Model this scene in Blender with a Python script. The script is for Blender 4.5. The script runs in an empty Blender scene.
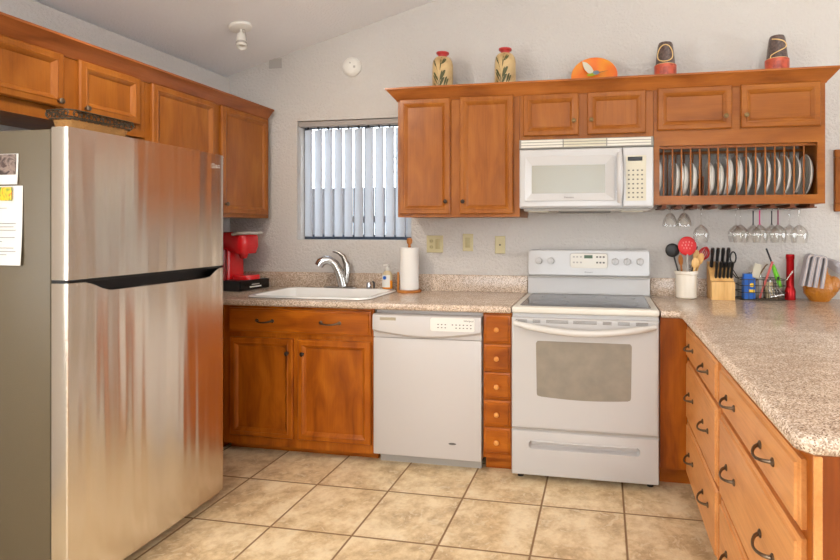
import bpy, bmesh, math, random
from mathutils import Vector, Matrix
from mathutils.geometry import tessellate_polygon
random.seed(7)
PI = math.pi
scn = bpy.context.scene
COL = scn.collection

# ------------------------------------------------------------------ camera
CAM = Vector((2.6792, -3.4018, 1.3346)); YAW = 0.1777; FPX = 524.67
cam = bpy.data.cameras.new('camera'); cam_o = bpy.data.objects.new('camera', cam); COL.objects.link(cam_o)
cam_o.location = CAM; cam_o.rotation_euler = (PI/2, 0, YAW)
cam.sensor_fit = 'HORIZONTAL'; cam.sensor_width = 36.0; cam.lens = FPX*36.0/840.0
cam.shift_x = -(509.33-420)/840.0; cam.shift_y = -(280-227.78)/840.0
cam.clip_start = 0.05; cam.clip_end = 200
scn.camera = cam_o

# ------------------------------------------------------------------ world, lights, exposure
w = bpy.data.worlds.new('sky'); scn.world = w; w.use_nodes = True
bg = w.node_tree.nodes['Background']; bg.inputs[0].default_value = (0.90, 0.95, 1.0, 1); bg.inputs[1].default_value = 13.0
scn.view_settings.view_transform = 'Standard'; scn.view_settings.look = 'None'
scn.view_settings.exposure = -1.20; scn.view_settings.gamma = 1.0; scn.view_settings.use_curve_mapping = False
try:
    scn.cycles.use_denoising = True
    scn.cycles.max_bounces = 10; scn.cycles.transparent_max_bounces = 16
    scn.cycles.sample_clamp_indirect = 6.0
except Exception: pass

def area(name, loc, rot, sx, sy, power, col):
    l = bpy.data.lights.new(name, 'AREA'); l.shape = 'RECTANGLE'; l.size = sx; l.size_y = sy; l.energy = power; l.color = col
    o = bpy.data.objects.new(name, l); COL.objects.link(o); o.location = loc; o.rotation_euler = rot; return o
# added soft fills; three stand for daylight at unseen windows
area('front_fill', (3.2, -6.85, 1.55), (PI/2, 0, 0), 3.6, 1.9, 62, (1.0, 0.97, 0.93))  # added frontal fill, placed at an unseen window behind the camera
area('ceiling_fill', (3.6, -5.2, 1.9), (PI, 0, 0), 1.6, 1.6, 290, (1.0, 0.97, 0.93))  # added upward fill to brighten the ceiling, no fixture
area('left_fill', (0.06, -3.6, 1.5), (0, -PI/2, 0), 1.2, 1.4, 108, (1.0, 0.97, 0.93))  # added to light the peninsula fronts from the left
area('right_fill', (6.92, -2.4, 1.15), (0, PI/2, 0), 2.0, 2.2, 62, (0.93, 0.96, 1.0))  # added cool daylight fill from the unseen right side

# ------------------------------------------------------------------ materials
def srgb(r, g, b):
    f = lambda c: (c/255/12.92) if c/255 <= 0.04045 else ((c/255+0.055)/1.055)**2.4
    return (f(r), f(g), f(b), 1.0)
MATS = {}
def pm(name, col, rough=0.5, metal=0.0, coat=0.0, trans=0.0, ior=1.45, emit=None, es=0.0, noise=0.0, bump=0.0, bscale=200.0):
    if name in MATS: return MATS[name]
    m = bpy.data.materials.new(name); m.use_nodes = True; n = m.node_tree.nodes; L = m.node_tree.links
    b = n['Principled BSDF']; b.inputs['Base Color'].default_value = col; b.inputs['Roughness'].default_value = rough
    b.inputs['Metallic'].default_value = metal; b.inputs['Coat Weight'].default_value = coat
    b.inputs['Transmission Weight'].default_value = trans; b.inputs['IOR'].default_value = ior
    if emit: b.inputs['Emission Color'].default_value = emit; b.inputs['Emission Strength'].default_value = es
    if noise > 0:
        tc = n.new('ShaderNodeTexCoord'); nz = n.new('ShaderNodeTexNoise'); nz.inputs['Scale'].default_value = 14; nz.inputs['Detail'].default_value = 4
        mx = n.new('ShaderNodeMix'); mx.data_type = 'RGBA'; L.new(tc.outputs['Object'], nz.inputs['Vector'])
        mx.inputs[6].default_value = tuple(c*(1-noise) for c in col[:3])+(1,); mx.inputs[7].default_value = tuple(min(1, c*(1+noise)) for c in col[:3])+(1,)
        L.new(nz.outputs['Fac'], mx.inputs[0]); L.new(mx.outputs[2], b.inputs['Base Color'])
    if bump > 0:
        tc = n.new('ShaderNodeTexCoord'); nz = n.new('ShaderNodeTexNoise'); nz.inputs['Scale'].default_value = bscale; nz.inputs['Detail'].default_value = 3
        bp = n.new('ShaderNodeBump'); bp.inputs['Strength'].default_value = bump; bp.inputs['Distance'].default_value = 0.01
        L.new(tc.outputs['Object'], nz.inputs['Vector']); L.new(nz.outputs['Fac'], bp.inputs['Height']); L.new(bp.outputs['Normal'], b.inputs['Normal'])
    MATS[name] = m; return m
def ramp(n, stops):
    r = n.new('ShaderNodeValToRGB'); e = r.color_ramp.elements
    e[0].position, e[0].color = stops[0]; e[1].position, e[1].color = stops[-1]
    for p, c in stops[1:-1]:
        x = e.new(p); x.color = c
    return r
def wood(name, grain, dark, mid, light, rough=0.34):
    m = bpy.data.materials.new(name); m.use_nodes = True; n = m.node_tree.nodes; L = m.node_tree.links
    b = n['Principled BSDF']; tc = n.new('ShaderNodeTexCoord'); oi = n.new('ShaderNodeObjectInfo')
    add = n.new('ShaderNodeVectorMath'); add.operation = 'MULTIPLY_ADD'
    L.new(oi.outputs['Random'], add.inputs[0]); add.inputs[1].default_value = (7, 5, 3); L.new(tc.outputs['Object'], add.inputs[2])
    mp = n.new('ShaderNodeMapping'); s = [11, 11, 11]; s[grain] = 3.2; mp.inputs['Scale'].default_value = s
    L.new(add.outputs[0], mp.inputs['Vector'])
    n1 = n.new('ShaderNodeTexNoise'); n1.inputs['Scale'].default_value = 1.0; n1.inputs['Detail'].default_value = 6; n1.inputs['Distortion'].default_value = 0.8
    L.new(mp.outputs[0], n1.inputs['Vector'])
    mp2 = n.new('ShaderNodeMapping'); s = [150, 150, 150]; s[grain] = 5; mp2.inputs['Scale'].default_value = s
    L.new(add.outputs[0], mp2.inputs['Vector'])
    n2 = n.new('ShaderNodeTexNoise'); n2.inputs['Scale'].default_value = 1.0; n2.inputs['Detail'].default_value = 3
    L.new(mp2.outputs[0], n2.inputs['Vector'])
    r1 = ramp(n, [(0.28, dark), (0.52, mid), (0.75, light)]); L.new(n1.outputs['Fac'], r1.inputs[0])
    r2 = ramp(n, [(0.3, (0.88, 0.86, 0.84, 1)), (0.6, (1, 1, 1, 1))]); L.new(n2.outputs['Fac'], r2.inputs[0])
    mx = n.new('ShaderNodeMix'); mx.data_type = 'RGBA'; mx.blend_type = 'MULTIPLY'; mx.inputs[0].default_value = 1.0
    L.new(r1.outputs[0], mx.inputs[6]); L.new(r2.outputs[0], mx.inputs[7]); L.new(mx.outputs[2], b.inputs['Base Color'])
    b.inputs['Roughness'].default_value = rough; b.inputs['Specular IOR Level'].default_value = 0.25; b.inputs['Coat Weight'].default_value = 0.06; b.inputs['Coat Roughness'].default_value = 0.15
    MATS[name] = m; return m
WD, WM, WL = srgb(132, 72, 20), srgb(150, 86, 27), srgb(163, 99, 36)
wood_v = wood('maple_vertical', 2, WD, WM, WL)
wood_x = wood('maple_grain_across', 0, WD, WM, WL)
wood_y = wood('maple_grain_deep', 1, WD, WM, WL)
BD, BM, BL = srgb(134, 64, 12), srgb(168, 88, 16), srgb(190, 108, 26)
base_v = wood('base_maple_vertical', 2, BD, BM, BL)
base_x = wood('base_maple_across', 0, BD, BM, BL)
base_lit = wood('base_maple_lit', 1, srgb(200, 132, 72), srgb(216, 148, 86), srgb(224, 160, 98))  # maple lightened: the light on the peninsula fronts is in the colour
crown_m = wood('crown_maple', 0, srgb(132, 72, 28), srgb(160, 92, 38), srgb(176, 106, 48))
crown_my = wood('crown_maple_deep', 1, srgb(126, 68, 30), srgb(152, 86, 42), srgb(170, 100, 52))
pale_wood = wood('pale_wood', 2, srgb(190, 140, 80), srgb(214, 168, 104), srgb(228, 188, 128), 0.5)
wood_knob = wood('turned_knob_wood', 1, srgb(196, 122, 52), srgb(214, 142, 70), srgb(226, 158, 84), 0.3)
oak_m = wood('oak_holder', 2, srgb(160, 96, 40), srgb(188, 120, 56), srgb(200, 136, 72), 0.4)

def wall_mat(name, col, bs=0.35, scale=55):
    m = bpy.data.materials.new(name); m.use_nodes = True; n = m.node_tree.nodes; L = m.node_tree.links
    b = n['Principled BSDF']; b.inputs['Base Color'].default_value = col; b.inputs['Roughness'].default_value = 0.85
    tc = n.new('ShaderNodeTexCoord'); nz = n.new('ShaderNodeTexNoise'); nz.inputs['Scale'].default_value = scale; nz.inputs['Detail'].default_value = 5; nz.inputs['Roughness'].default_value = 0.6
    r = ramp(n, [(0.42, (0, 0, 0, 1)), (0.58, (1, 1, 1, 1))]); bp = n.new('ShaderNodeBump'); bp.inputs['Strength'].default_value = bs; bp.inputs['Distance'].default_value = 0.006
    L.new(tc.outputs['Object'], nz.inputs['Vector']); L.new(nz.outputs['Fac'], r.inputs[0]); L.new(r.outputs[0], bp.inputs['Height']); L.new(bp.outputs['Normal'], b.inputs['Normal'])
    MATS[name] = m; return m
wall_m = wall_mat('textured_wall_paint', srgb(203, 197, 191), .5)
ceil_m = wall_mat('textured_ceiling_paint', srgb(236, 234, 234), 0.35, 70)

def tile_floor():
    m = bpy.data.materials.new('travertine_tile'); m.use_nodes = True; n = m.node_tree.nodes; L = m.node_tree.links
    b = n['Principled BSDF']; tc = n.new('ShaderNodeTexCoord')
    mp = n.new('ShaderNodeMapping'); S = 0.39; mp.inputs['Scale'].default_value = (1/S, 1/S, 1/S); mp.inputs['Location'].default_value = (-0.825/S, 0.895/S, 0.3)
    L.new(tc.outputs['Object'], mp.inputs['Vector'])
    fr = n.new('ShaderNodeVectorMath'); fr.operation = 'FRACTION'; L.new(mp.outputs[0], fr.inputs[0])
    fl = n.new('ShaderNodeVectorMath'); fl.operation = 'FLOOR'; L.new(mp.outputs[0], fl.inputs[0])
    sx = n.new('ShaderNodeSeparateXYZ'); L.new(fr.outputs[0], sx.inputs[0])
    def edge(o):
        a = n.new('ShaderNodeMath'); a.operation = 'SUBTRACT'; a.inputs[1].default_value = 0.5; L.new(o, a.inputs[0])
        c = n.new('ShaderNodeMath'); c.operation = 'ABSOLUTE'; L.new(a.outputs[0], c.inputs[0]); return c.outputs[0]
    mxx = n.new('ShaderNodeMath'); mxx.operation = 'MAXIMUM'; L.new(edge(sx.outputs[0]), mxx.inputs[0]); L.new(edge(sx.outputs[1]), mxx.inputs[1])
    gr = n.new('ShaderNodeMapRange'); gr.inputs[1].default_value = 0.484; gr.inputs[2].default_value = 0.492; L.new(mxx.outputs[0], gr.inputs[0])
    wn = n.new('ShaderNodeTexWhiteNoise'); wn.noise_dimensions = '3D'; L.new(fl.outputs[0], wn.inputs['Vector'])
    off = n.new('ShaderNodeVectorMath'); off.operation = 'MULTIPLY_ADD'; L.new(wn.outputs['Color'], off.inputs[0]); off.inputs[1].default_value = (9, 9, 9); L.new(tc.outputs['Object'], off.inputs[2])
    n1 = n.new('ShaderNodeTexNoise'); n1.inputs['Scale'].default_value = 7; n1.inputs['Detail'].default_value = 9; n1.inputs['Roughness'].default_value = 0.72; L.new(off.outputs[0], n1.inputs['Vector'])
    r1 = ramp(n, [(0.38, srgb(186, 156, 116)), (0.5, srgb(218, 192, 150)), (0.62, srgb(238, 218, 182))]); L.new(n1.outputs['Fac'], r1.inputs[0])
    n2 = n.new('ShaderNodeTexNoise'); n2.inputs['Scale'].default_value = 16; n2.inputs['Detail'].default_value = 9; n2.inputs['Distortion'].default_value = 2.2; L.new(off.outputs[0], n2.inputs['Vector'])
    r2 = ramp(n, [(0.56, (0, 0, 0, 1)), (0.66, (1, 1, 1, 1))]); L.new(n2.outputs['Fac'], r2.inputs[0])
    fs = n.new('ShaderNodeMath'); fs.operation = 'MULTIPLY'; fs.inputs[1].default_value = 0.6; L.new(r2.outputs[0], fs.inputs[0])
    m1 = n.new('ShaderNodeMix'); m1.data_type = 'RGBA'; m1.inputs[7].default_value = srgb(232, 216, 184); L.new(fs.outputs[0], m1.inputs[0]); L.new(r1.outputs[0], m1.inputs[6])
    m2 = n.new('ShaderNodeMix'); m2.data_type = 'RGBA'; m2.inputs[7].default_value = srgb(140, 108, 74); L.new(gr.outputs[0], m2.inputs[0]); L.new(m1.outputs[2], m2.inputs[6])
    L.new(m2.outputs[2], b.inputs['Base Color'])
    rr = n.new('ShaderNodeMapRange'); rr.inputs[3].default_value = 0.34; rr.inputs[4].default_value = 0.8; L.new(gr.outputs[0], rr.inputs[0]); L.new(rr.outputs[0], b.inputs['Roughness'])
    inv = n.new('ShaderNodeMath'); inv.operation = 'SUBTRACT'; inv.inputs[0].default_value = 1; L.new(gr.outputs[0], inv.inputs[1])
    bp = n.new('ShaderNodeBump'); bp.inputs['Strength'].default_value = 0.5; bp.inputs['Distance'].default_value = 0.003; L.new(inv.outputs[0], bp.inputs['Height']); L.new(bp.outputs['Normal'], b.inputs['Normal'])
    return m
floor_m = tile_floor()

def granite():
    m = bpy.data.materials.new('speckled_laminate'); m.use_nodes = True; n = m.node_tree.nodes; L = m.node_tree.links
    b = n['Principled BSDF']; tc = n.new('ShaderNodeTexCoord')
    v = n.new('ShaderNodeTexVoronoi'); v.inputs['Scale'].default_value = 290; L.new(tc.outputs['Object'], v.inputs['Vector'])
    bw = n.new('ShaderNodeRGBToBW'); L.new(v.outputs['Color'], bw.inputs[0])
    r = ramp(n, [(0.15, srgb(138, 116, 98)), (0.36, srgb(188, 164, 142)), (0.6, srgb(216, 194, 172)), (0.85, srgb(240, 224, 206))]); L.new(bw.outputs[0], r.inputs[0])
    nz = n.new('ShaderNodeTexNoise'); nz.inputs['Scale'].default_value = 9; nz.inputs['Detail'].default_value = 5
    mp = n.new('ShaderNodeMapping'); mp.inputs['Scale'].default_value = (1, 2.2, 1); L.new(tc.outputs['Object'], mp.inputs[0]); L.new(mp.outputs[0], nz.inputs['Vector'])
    r2 = ramp(n, [(0.35, (0.82, 0.80, 0.79, 1)), (0.65, (1.0, 1.0, 1.0, 1))]); L.new(nz.outputs['Fac'], r2.inputs[0])
    mx = n.new('ShaderNodeMix'); mx.data_type = 'RGBA'; mx.blend_type = 'MULTIPLY'; mx.inputs[0].default_value = 1; L.new(r.outputs[0], mx.inputs[6]); L.new(r2.outputs[0], mx.inputs[7])
    L.new(mx.outputs[2], b.inputs['Base Color']); b.inputs['Roughness'].default_value = 0.20
    return m
granite_m = granite()

def steel():
    m = bpy.data.materials.new('brushed_stainless'); m.use_nodes = True; n = m.node_tree.nodes; L = m.node_tree.links
    b = n['Principled BSDF']; b.inputs['Base Color'].default_value = (0.80, 0.745, 0.67, 1); b.inputs['Metallic'].default_value = 1.0; b.inputs['Roughness'].default_value = 0.20
    tc = n.new('ShaderNodeTexCoord'); mp = n.new('ShaderNodeMapping'); mp.inputs['Scale'].default_value = (1, 6.5, 0.3); L.new(tc.outputs['Object'], mp.inputs[0])
    nz = n.new('ShaderNodeTexNoise'); nz.inputs['Scale'].default_value = 1.5; nz.inputs['Detail'].default_value = 1.5; L.new(mp.outputs[0], nz.inputs['Vector'])
    bp = n.new('ShaderNodeBump'); bp.inputs['Strength'].default_value = 0.5; bp.inputs['Distance'].default_value = 0.02; L.new(nz.outputs['Fac'], bp.inputs['Height'])
    mp2 = n.new('ShaderNodeMapping'); mp2.inputs['Scale'].default_value = (1, 3, 900); L.new(tc.outputs['Object'], mp2.inputs[0])
    nz2 = n.new('ShaderNodeTexNoise'); nz2.inputs['Scale'].default_value = 1; nz2.inputs['Detail'].default_value = 2; L.new(mp2.outputs[0], nz2.inputs['Vector'])
    bp2 = n.new('ShaderNodeBump'); bp2.inputs['Strength'].default_value = 0.5; bp2.inputs['Distance'].default_value = 0.0006; L.new(nz2.outputs['Fac'], bp2.inputs['Height']); L.new(bp.outputs['Normal'], bp2.inputs['Normal'])
    L.new(bp.outputs['Normal'], b.inputs['Normal'])
    b.inputs['Anisotropic'].default_value = 0.93
    tg = n.new('ShaderNodeTangent'); tg.direction_type = 'RADIAL'; tg.axis = 'Z'; L.new(tg.outputs[0], b.inputs['Tangent'])
    b.inputs['Anisotropic Rotation'].default_value = 0.25
    return m
steel_m = steel()
fridge_side = pm('fridge_grey_enamel', srgb(98, 86, 66), 0.45, bump=0.12, bscale=300)
white_app = pm('white_enamel', srgb(191, 188, 186), 0.25, coat=0.3)
white_dw = pm('dishwasher_white', srgb(196, 190, 186), 0.35)
white_cream = pm('warm_white_trim', srgb(216, 210, 198), 0.3, coat=0.2)
white_plain = pm('white_matte', srgb(226, 222, 214), 0.5)
cream_panel = pm('cream_panel', srgb(200, 192, 170), 0.4)
shade_grey = pm('light_grey_plastic', srgb(172, 166, 158), 0.4)
dark_gap = pm('dark_gap', srgb(40, 34, 30), 0.7)
dark_wood = wood('dark_interior_wood', 2, srgb(92, 48, 26), srgb(112, 62, 34), srgb(124, 70, 40), 0.6)  # darker brown wood for the glass rails and board
black_p = pm('black_plastic', srgb(26, 25, 26), 0.35)
black_gloss = pm('glossy_black', srgb(16, 16, 18), 0.12)
bronze = pm('aged_bronze', srgb(112, 94, 76), 0.38, metal=0.85, noise=0.3)
knob_dark = pm('dark_knob', srgb(58, 46, 38), 0.35, metal=0.6)
brass_k = pm('antique_brass', srgb(122, 100, 66), 0.35, metal=0.8)
chrome = pm('chrome', (0.62, 0.63, 0.66, 1), 0.12, metal=1.0)
nickel = pm('brushed_nickel', (0.50, 0.48, 0.46, 1), 0.24, metal=1.0)
sink_m = pm('white_porcelain', srgb(240, 238, 234), 0.15, coat=0.5)
oven_glass = pm('oven_glass', srgb(136, 126, 112), 0.12, coat=0.3, noise=0.25)
mw_glass = pm('microwave_glass', srgb(152, 148, 134), 0.2, coat=0.3)
cook_glass = pm('cooktop_glass', srgb(64, 64, 70), 0.16)
burner_m = pm('burner_ring', srgb(150, 150, 152), 0.25)
red_p = pm('red_plastic', srgb(205, 22, 28), 0.22, coat=0.5)
red_s = pm('red_silicone', srgb(200, 30, 34), 0.4)
red_metal = pm('red_anodised', srgb(176, 14, 22), 0.25, metal=0.5)
ivory = pm('ivory_plate', srgb(196, 184, 142), 0.4)
ivory_d = pm('ivory_rocker', srgb(176, 163, 120), 0.35)
blind_m = None
blue_p = pm('blue_print', srgb(28, 92, 178), 0.4, noise=0.15)
yellow_p = pm('yellow_print', srgb(236, 196, 60), 0.5)
orange_soap = pm('orange_soap', srgb(236, 146, 34), 0.2, coat=0.4)
clear_pl = pm('clear_plastic', srgb(206, 188, 152), 0.2, coat=0.4)
ceramic = pm('crock_ceramic', srgb(226, 216, 200), 0.2, coat=0.6)
plate_m = pm('stoneware_plate', srgb(236, 233, 226), 0.3, coat=0.3)
green_p = pm('green_plastic', srgb(112, 196, 48), 0.35)
amber = pm('amber_glaze', srgb(176, 108, 20), 0.28, coat=0.5, noise=0.35, bump=0.8, bscale=90)
cloth = pm('grey_towel', srgb(168, 163, 166), 0.9, noise=0.12)
cloth2 = pm('cream_towel_edge', srgb(214, 196, 182), 0.9)
paper = pm('paper', srgb(226, 222, 216), 0.8)
towel_m = pm('paper_towel', srgb(236, 232, 226), 0.9, bump=0.2, bscale=150)
ink = pm('printed_ink', srgb(92, 90, 88), 0.7)
wicker = pm('wicker', srgb(168, 120, 64), 0.7, noise=0.5, bump=0.8, bscale=120)
iron = pm('wrought_iron', srgb(70, 64, 52), 0.45, metal=0.6)
lens_m = pm('green_display', srgb(56, 74, 52), 0.3, emit=(0.05, 0.12, 0.05, 1), es=0.4)
text_m = pm('grey_print', srgb(96, 92, 88), 0.5)
fence_m = pm('weathered_fence', srgb(84, 78, 78), 0.9, noise=0.2)
soil_m = pm('yard_gravel', srgb(150, 140, 126), 0.95, noise=0.2)
leaf_m = pm('tree_leaf', srgb(120, 124, 96), 0.9, noise=0.4)

def glass_mat(name, tint, refl=0.12):
    m = bpy.data.materials.new(name); m.use_nodes = True; n = m.node_tree.nodes; L = m.node_tree.links
    n.remove(n['Principled BSDF']); out = n['Material Output']
    t = n.new('ShaderNodeBsdfTransparent'); t.inputs[0].default_value = tint; g = n.new('ShaderNodeBsdfGlossy'); g.inputs['Roughness'].default_value = 0.03
    lw = n.new('ShaderNodeLayerWeight'); lw.inputs[0].default_value = 0.35
    mr = n.new('ShaderNodeMapRange'); mr.inputs[3].default_value = refl*0.4; mr.inputs[4].default_value = min(1, refl*6); L.new(lw.outputs['Facing'], mr.inputs[0])
    mx = n.new('ShaderNodeMixShader'); L.new(mr.outputs[0], mx.inputs[0]); L.new(t.outputs[0], mx.inputs[1]); L.new(g.outputs[0], mx.inputs[2]); L.new(mx.outputs[0], out.inputs['Surface'])
    return m
pane_m = glass_mat('window_pane', (0.92, 0.95, 0.97, 1), 0.05)
glassware = glass_mat('clear_glassware', (0.99, 0.99, 0.985, 1), 0.075)
def blind_mat():
    m = bpy.data.materials.new('vinyl_blind'); m.use_nodes = True; n = m.node_tree.nodes; L = m.node_tree.links
    b = n['Principled BSDF']; out = n['Material Output']; b.inputs['Base Color'].default_value = srgb(228, 227, 226); b.inputs['Roughness'].default_value = 0.5
    t = n.new('ShaderNodeBsdfTranslucent'); t.inputs[0].default_value = srgb(224, 230, 238)
    mx = n.new('ShaderNodeMixShader'); mx.inputs[0].default_value = 0.55; L.new(b.outputs[0], mx.inputs[1]); L.new(t.outputs[0], mx.inputs[2]); L.new(mx.outputs[0], out.inputs['Surface'])
    return m
blind_m = blind_mat()
def pattern_mat(name, stops, scale, dist=2.0, rough=0.35, stretch=(1, 1, 1)):
    m = bpy.data.materials.new(name); m.use_nodes = True; n = m.node_tree.nodes; L = m.node_tree.links
    b = n['Principled BSDF']; tc = n.new('ShaderNodeTexCoord'); mp = n.new('ShaderNodeMapping'); mp.inputs['Scale'].default_value = stretch
    nz = n.new('ShaderNodeTexNoise'); nz.inputs['Scale'].default_value = scale; nz.inputs['Detail'].default_value = 2; nz.inputs['Distortion'].default_value = dist
    r = ramp(n, stops); L.new(tc.outputs['Object'], mp.inputs[0]); L.new(mp.outputs[0], nz.inputs['Vector']); L.new(nz.outputs['Fac'], r.inputs[0]); L.new(r.outputs[0], b.inputs['Base Color'])
    b.inputs['Roughness'].default_value = rough; b.inputs['Coat Weight'].default_value = 0.3
    return m
plate_paint = pattern_mat('orange_glaze', [(0.38, srgb(214, 74, 40)), (0.5, srgb(230, 118, 36)), (0.62, srgb(226, 156, 44))], 4, 0.3)
vase_body = pattern_mat('tan_vase_glaze', [(0.3, srgb(160, 124, 76)), (0.55, srgb(204, 174, 122)), (0.75, srgb(180, 140, 86))], 10, 0.5)
leaf_paint = pm('olive_leaf_paint', srgb(76, 76, 40), 0.4)
vase_red = pm('vase_red_rim', srgb(180, 48, 48), 0.3, coat=0.4)
vase_dark = pattern_mat('dark_speckled_clay', [(0.35, srgb(66, 50, 46)), (0.65, srgb(100, 80, 74))], 80, 0)
vase_olive = pm('vase_olive_band', srgb(98, 86, 62), 0.4)
vase_orange = pattern_mat('vase_orange_band', [(0.35, srgb(150, 52, 34)), (0.6, srgb(204, 84, 52))], 22, 1)
vase_line = pm('vase_cream_line', srgb(226, 190, 126), 0.4)

# ------------------------------------------------------------------ geometry helpers
class G:
    def __init__(s): s.bm = bmesh.new()
    def box(s, x0, x1, y0, y1, z0, z1, bev=0.0, seg=1, M=None):
        c = Matrix.Translation(((x0+x1)/2, (y0+y1)/2, (z0+z1)/2)) @ Matrix.Diagonal((abs(x1-x0), abs(y1-y0), abs(z1-z0), 1))
        if M is not None: c = M @ c
        r = bmesh.ops.create_cube(s.bm, size=1, matrix=c)
        if bev > 0:
            es = list({e for v in r['verts'] for e in v.link_edges})
            bmesh.ops.bevel(s.bm, geom=es, offset=bev, segments=seg, affect='EDGES', profile=0.5)
        return s
    def rings(s, rs, cap0=True, cap1=True, close=True):
        vs = [[s.bm.verts.new(p) for p in r] for r in rs]; n = len(vs[0])
        for a, b in zip(vs, vs[1:]):
            for i in range(n if close else n-1):
                j = (i+1) % n
                try: s.bm.faces.new((a[i], a[j], b[j], b[i]))
                except ValueError: pass
        if cap0: s.bm.faces.new(vs[0][::-1])
        if cap1: s.bm.faces.new(vs[-1])
        return s
    def lathe(s, prof, c=(0, 0, 0), M=None, n=24, cap=True):
        c = Vector(c); rs = []
        for r, z in prof:
            ring = []
            for i in range(n):
                a = 2*PI*i/n; p = Vector((max(r, 1e-5)*math.cos(a), max(r, 1e-5)*math.sin(a), z))
                if M is not None: p = M @ p
                ring.append(c+p)
            rs.append(ring)
        return s.rings(rs, cap, cap)
    def tube(s, pts, r, n=8, flat=1.0, cap=True, up=None):
        pts = [Vector(p) for p in pts]; rad = r if isinstance(r, (list, tuple)) else [r]*len(pts)
        rs = []; prev = Vector(up) if up else None
        for i, p in enumerate(pts):
            t = (pts[min(i+1, len(pts)-1)]-pts[max(i-1, 0)]).normalized()
            if prev is None:
                prev = Vector((0, 0, 1)) if abs(t.z) < 0.9 else Vector((1, 0, 0))
            u = (prev-t*prev.dot(t)).normalized(); v = t.cross(u); prev = u
            rs.append([p+u*math.cos(2*PI*k/n)*rad[i]+v*math.sin(2*PI*k/n)*rad[i]*flat for k in range(n)])
        return s.rings(rs, cap, cap)
    def loop(s, pts, r, n=6):      # closed tube
        pts = [Vector(p) for p in pts]; N = len(pts); rs = []; prev = None
        nrm = Vector((0, 0, 0))
        for i in range(N): nrm += pts[i].cross(pts[(i+1) % N])
        nrm = nrm.normalized() if nrm.length > 1e-9 else Vector((0, 0, 1))
        for i in range(N):
            t = (pts[(i+1) % N]-pts[i-1]).normalized(); u = (nrm-t*nrm.dot(t)).normalized(); v = t.cross(u)
            rs.append([pts[i]+u*math.cos(2*PI*k/n)*r+v*math.sin(2*PI*k/n)*r for k in range(n)])
        vs = [[s.bm.verts.new(p) for p in q] for q in rs]
        for i in range(N):
            a, b = vs[i], vs[(i+1) % N]
            for k in range(n): s.bm.faces.new((a[k], a[(k+1) % n], b[(k+1) % n], b[k]))
        return s
    def prism(s, poly, f, d0, d1):   # poly of (u,v); f(u,v,d) -> point
        return s.rings([[f(u, v, d0) for u, v in poly], [f(u, v, d1) for u, v in poly]])
    def nest(s, f, u0, u1, v0, v1, rings):
        return s.rings([[f(u0+i, v0+i, d), f(u1-i, v0+i, d), f(u1-i, v1-i, d), f(u0+i, v1-i, d)] for i, d in rings])
    def sphere(s, c, r, sc=(1, 1, 1), u=16, v=10, M=None):
        mt = Matrix.Translation(c)
        if M is not None: mt = mt @ M
        bmesh.ops.create_uvsphere(s.bm, u_segments=u, v_segments=v, radius=r, matrix=mt @ Matrix.Diagonal((*sc, 1))); return s
    def build(s, name, mat, parent=None, smooth=True, sharp=35, kind=None, label=None):
        bm = s.bm
        bmesh.ops.recalc_face_normals(bm, faces=bm.faces)
        me = bpy.data.meshes.new(name)
        if parent is not None and parent.get('_w'):
            bm.transform(Matrix(parent['_w_m']) if False else WM_[parent.name].inverted())
        bm.to_mesh(me); bm.free()
        if smooth:
            for p in me.polygons: p.use_smooth = True
            me.set_sharp_from_angle(angle=math.radians(sharp))
        me.materials.append(mat)
        o = bpy.data.objects.new(name, me); COL.objects.link(o)
        if parent is not None:
            o.parent = parent; WM_[o.name] = WM_[parent.name]; o['_w'] = 1
        if kind: o['kind'] = kind
        if label: o['label'] = label
        return o
WM_ = {}
def thing(name, label, cat, loc=(0, 0, 0), rz=0.0, group=None):
    o = bpy.data.objects.new(name, None); COL.objects.link(o); o.location = loc; o.rotation_euler = (0, 0, rz); o.empty_display_size = 0.05
    o['label'] = label; o['category'] = cat; o['_w'] = 1
    if group: o['group'] = group
    WM_[o.name] = Matrix.Translation(loc) @ Matrix.Rotation(rz, 4, 'Z')
    return o
def solo(o, label, cat, group=None):
    o['label'] = label; o['category'] = cat
    if group: o['group'] = group
    return o
def recenter(o, c):
    c = Vector(c); o.data.transform(Matrix.Translation(-c)); o.location = c; return o
def struct(name, g, mat): return g.build(name, mat, None, kind='structure')
def dup(root, loc, rz=None, label=None):
    def cp(o, par):
        c = o.copy(); COL.objects.link(c); c.parent = par
        for ch in list(o.children): cp(ch, c)
        return c
    r = cp(root, None); r.location = loc
    if rz is not None: r.rotation_euler = (0, 0, rz)
    if label: r['label'] = label
    return r
def text(body, size, loc, rot, mat, parent, name='lettering', ext=0.0004):
    cu = bpy.data.curves.new(name, 'FONT'); cu.body = body; cu.size = size; cu.extrude = ext; cu.align_x = 'CENTER'; cu.align_y = 'CENTER'
    t = bpy.data.objects.new(name+'_c', cu); COL.objects.link(t)
    dg = bpy.context.evaluated_depsgraph_get(); me = bpy.data.meshes.new_from_object(t.evaluated_get(dg))
    bpy.data.objects.remove(t)
    M = Matrix.Translation(loc) @ rot.to_4x4()
    if parent is not None: M = WM_[parent.name].inverted() @ M
    me.transform(M); me.materials.clear(); me.materials.append(mat)
    o = bpy.data.objects.new(name, me); COL.objects.link(o); o.parent = parent
    if parent is not None: WM_[o.name] = WM_[parent.name]; o['_w'] = 1
    return o
R_BACK = Matrix.Rotation(PI/2, 3, 'X')                       # text facing -y
R_LEFT = Matrix.Rotation(PI/2, 3, 'Z') @ Matrix.Rotation(PI/2, 3, 'X')   # text facing +x
FB = lambda y: (lambda u, v, d: Vector((u, y-d, v)))         # facing -y
FL = lambda x: (lambda u, v, d: Vector((x+d, u, v)))         # facing +x
FR = lambda x: (lambda u, v, d: Vector((x-d, u, v)))         # facing -x
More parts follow.
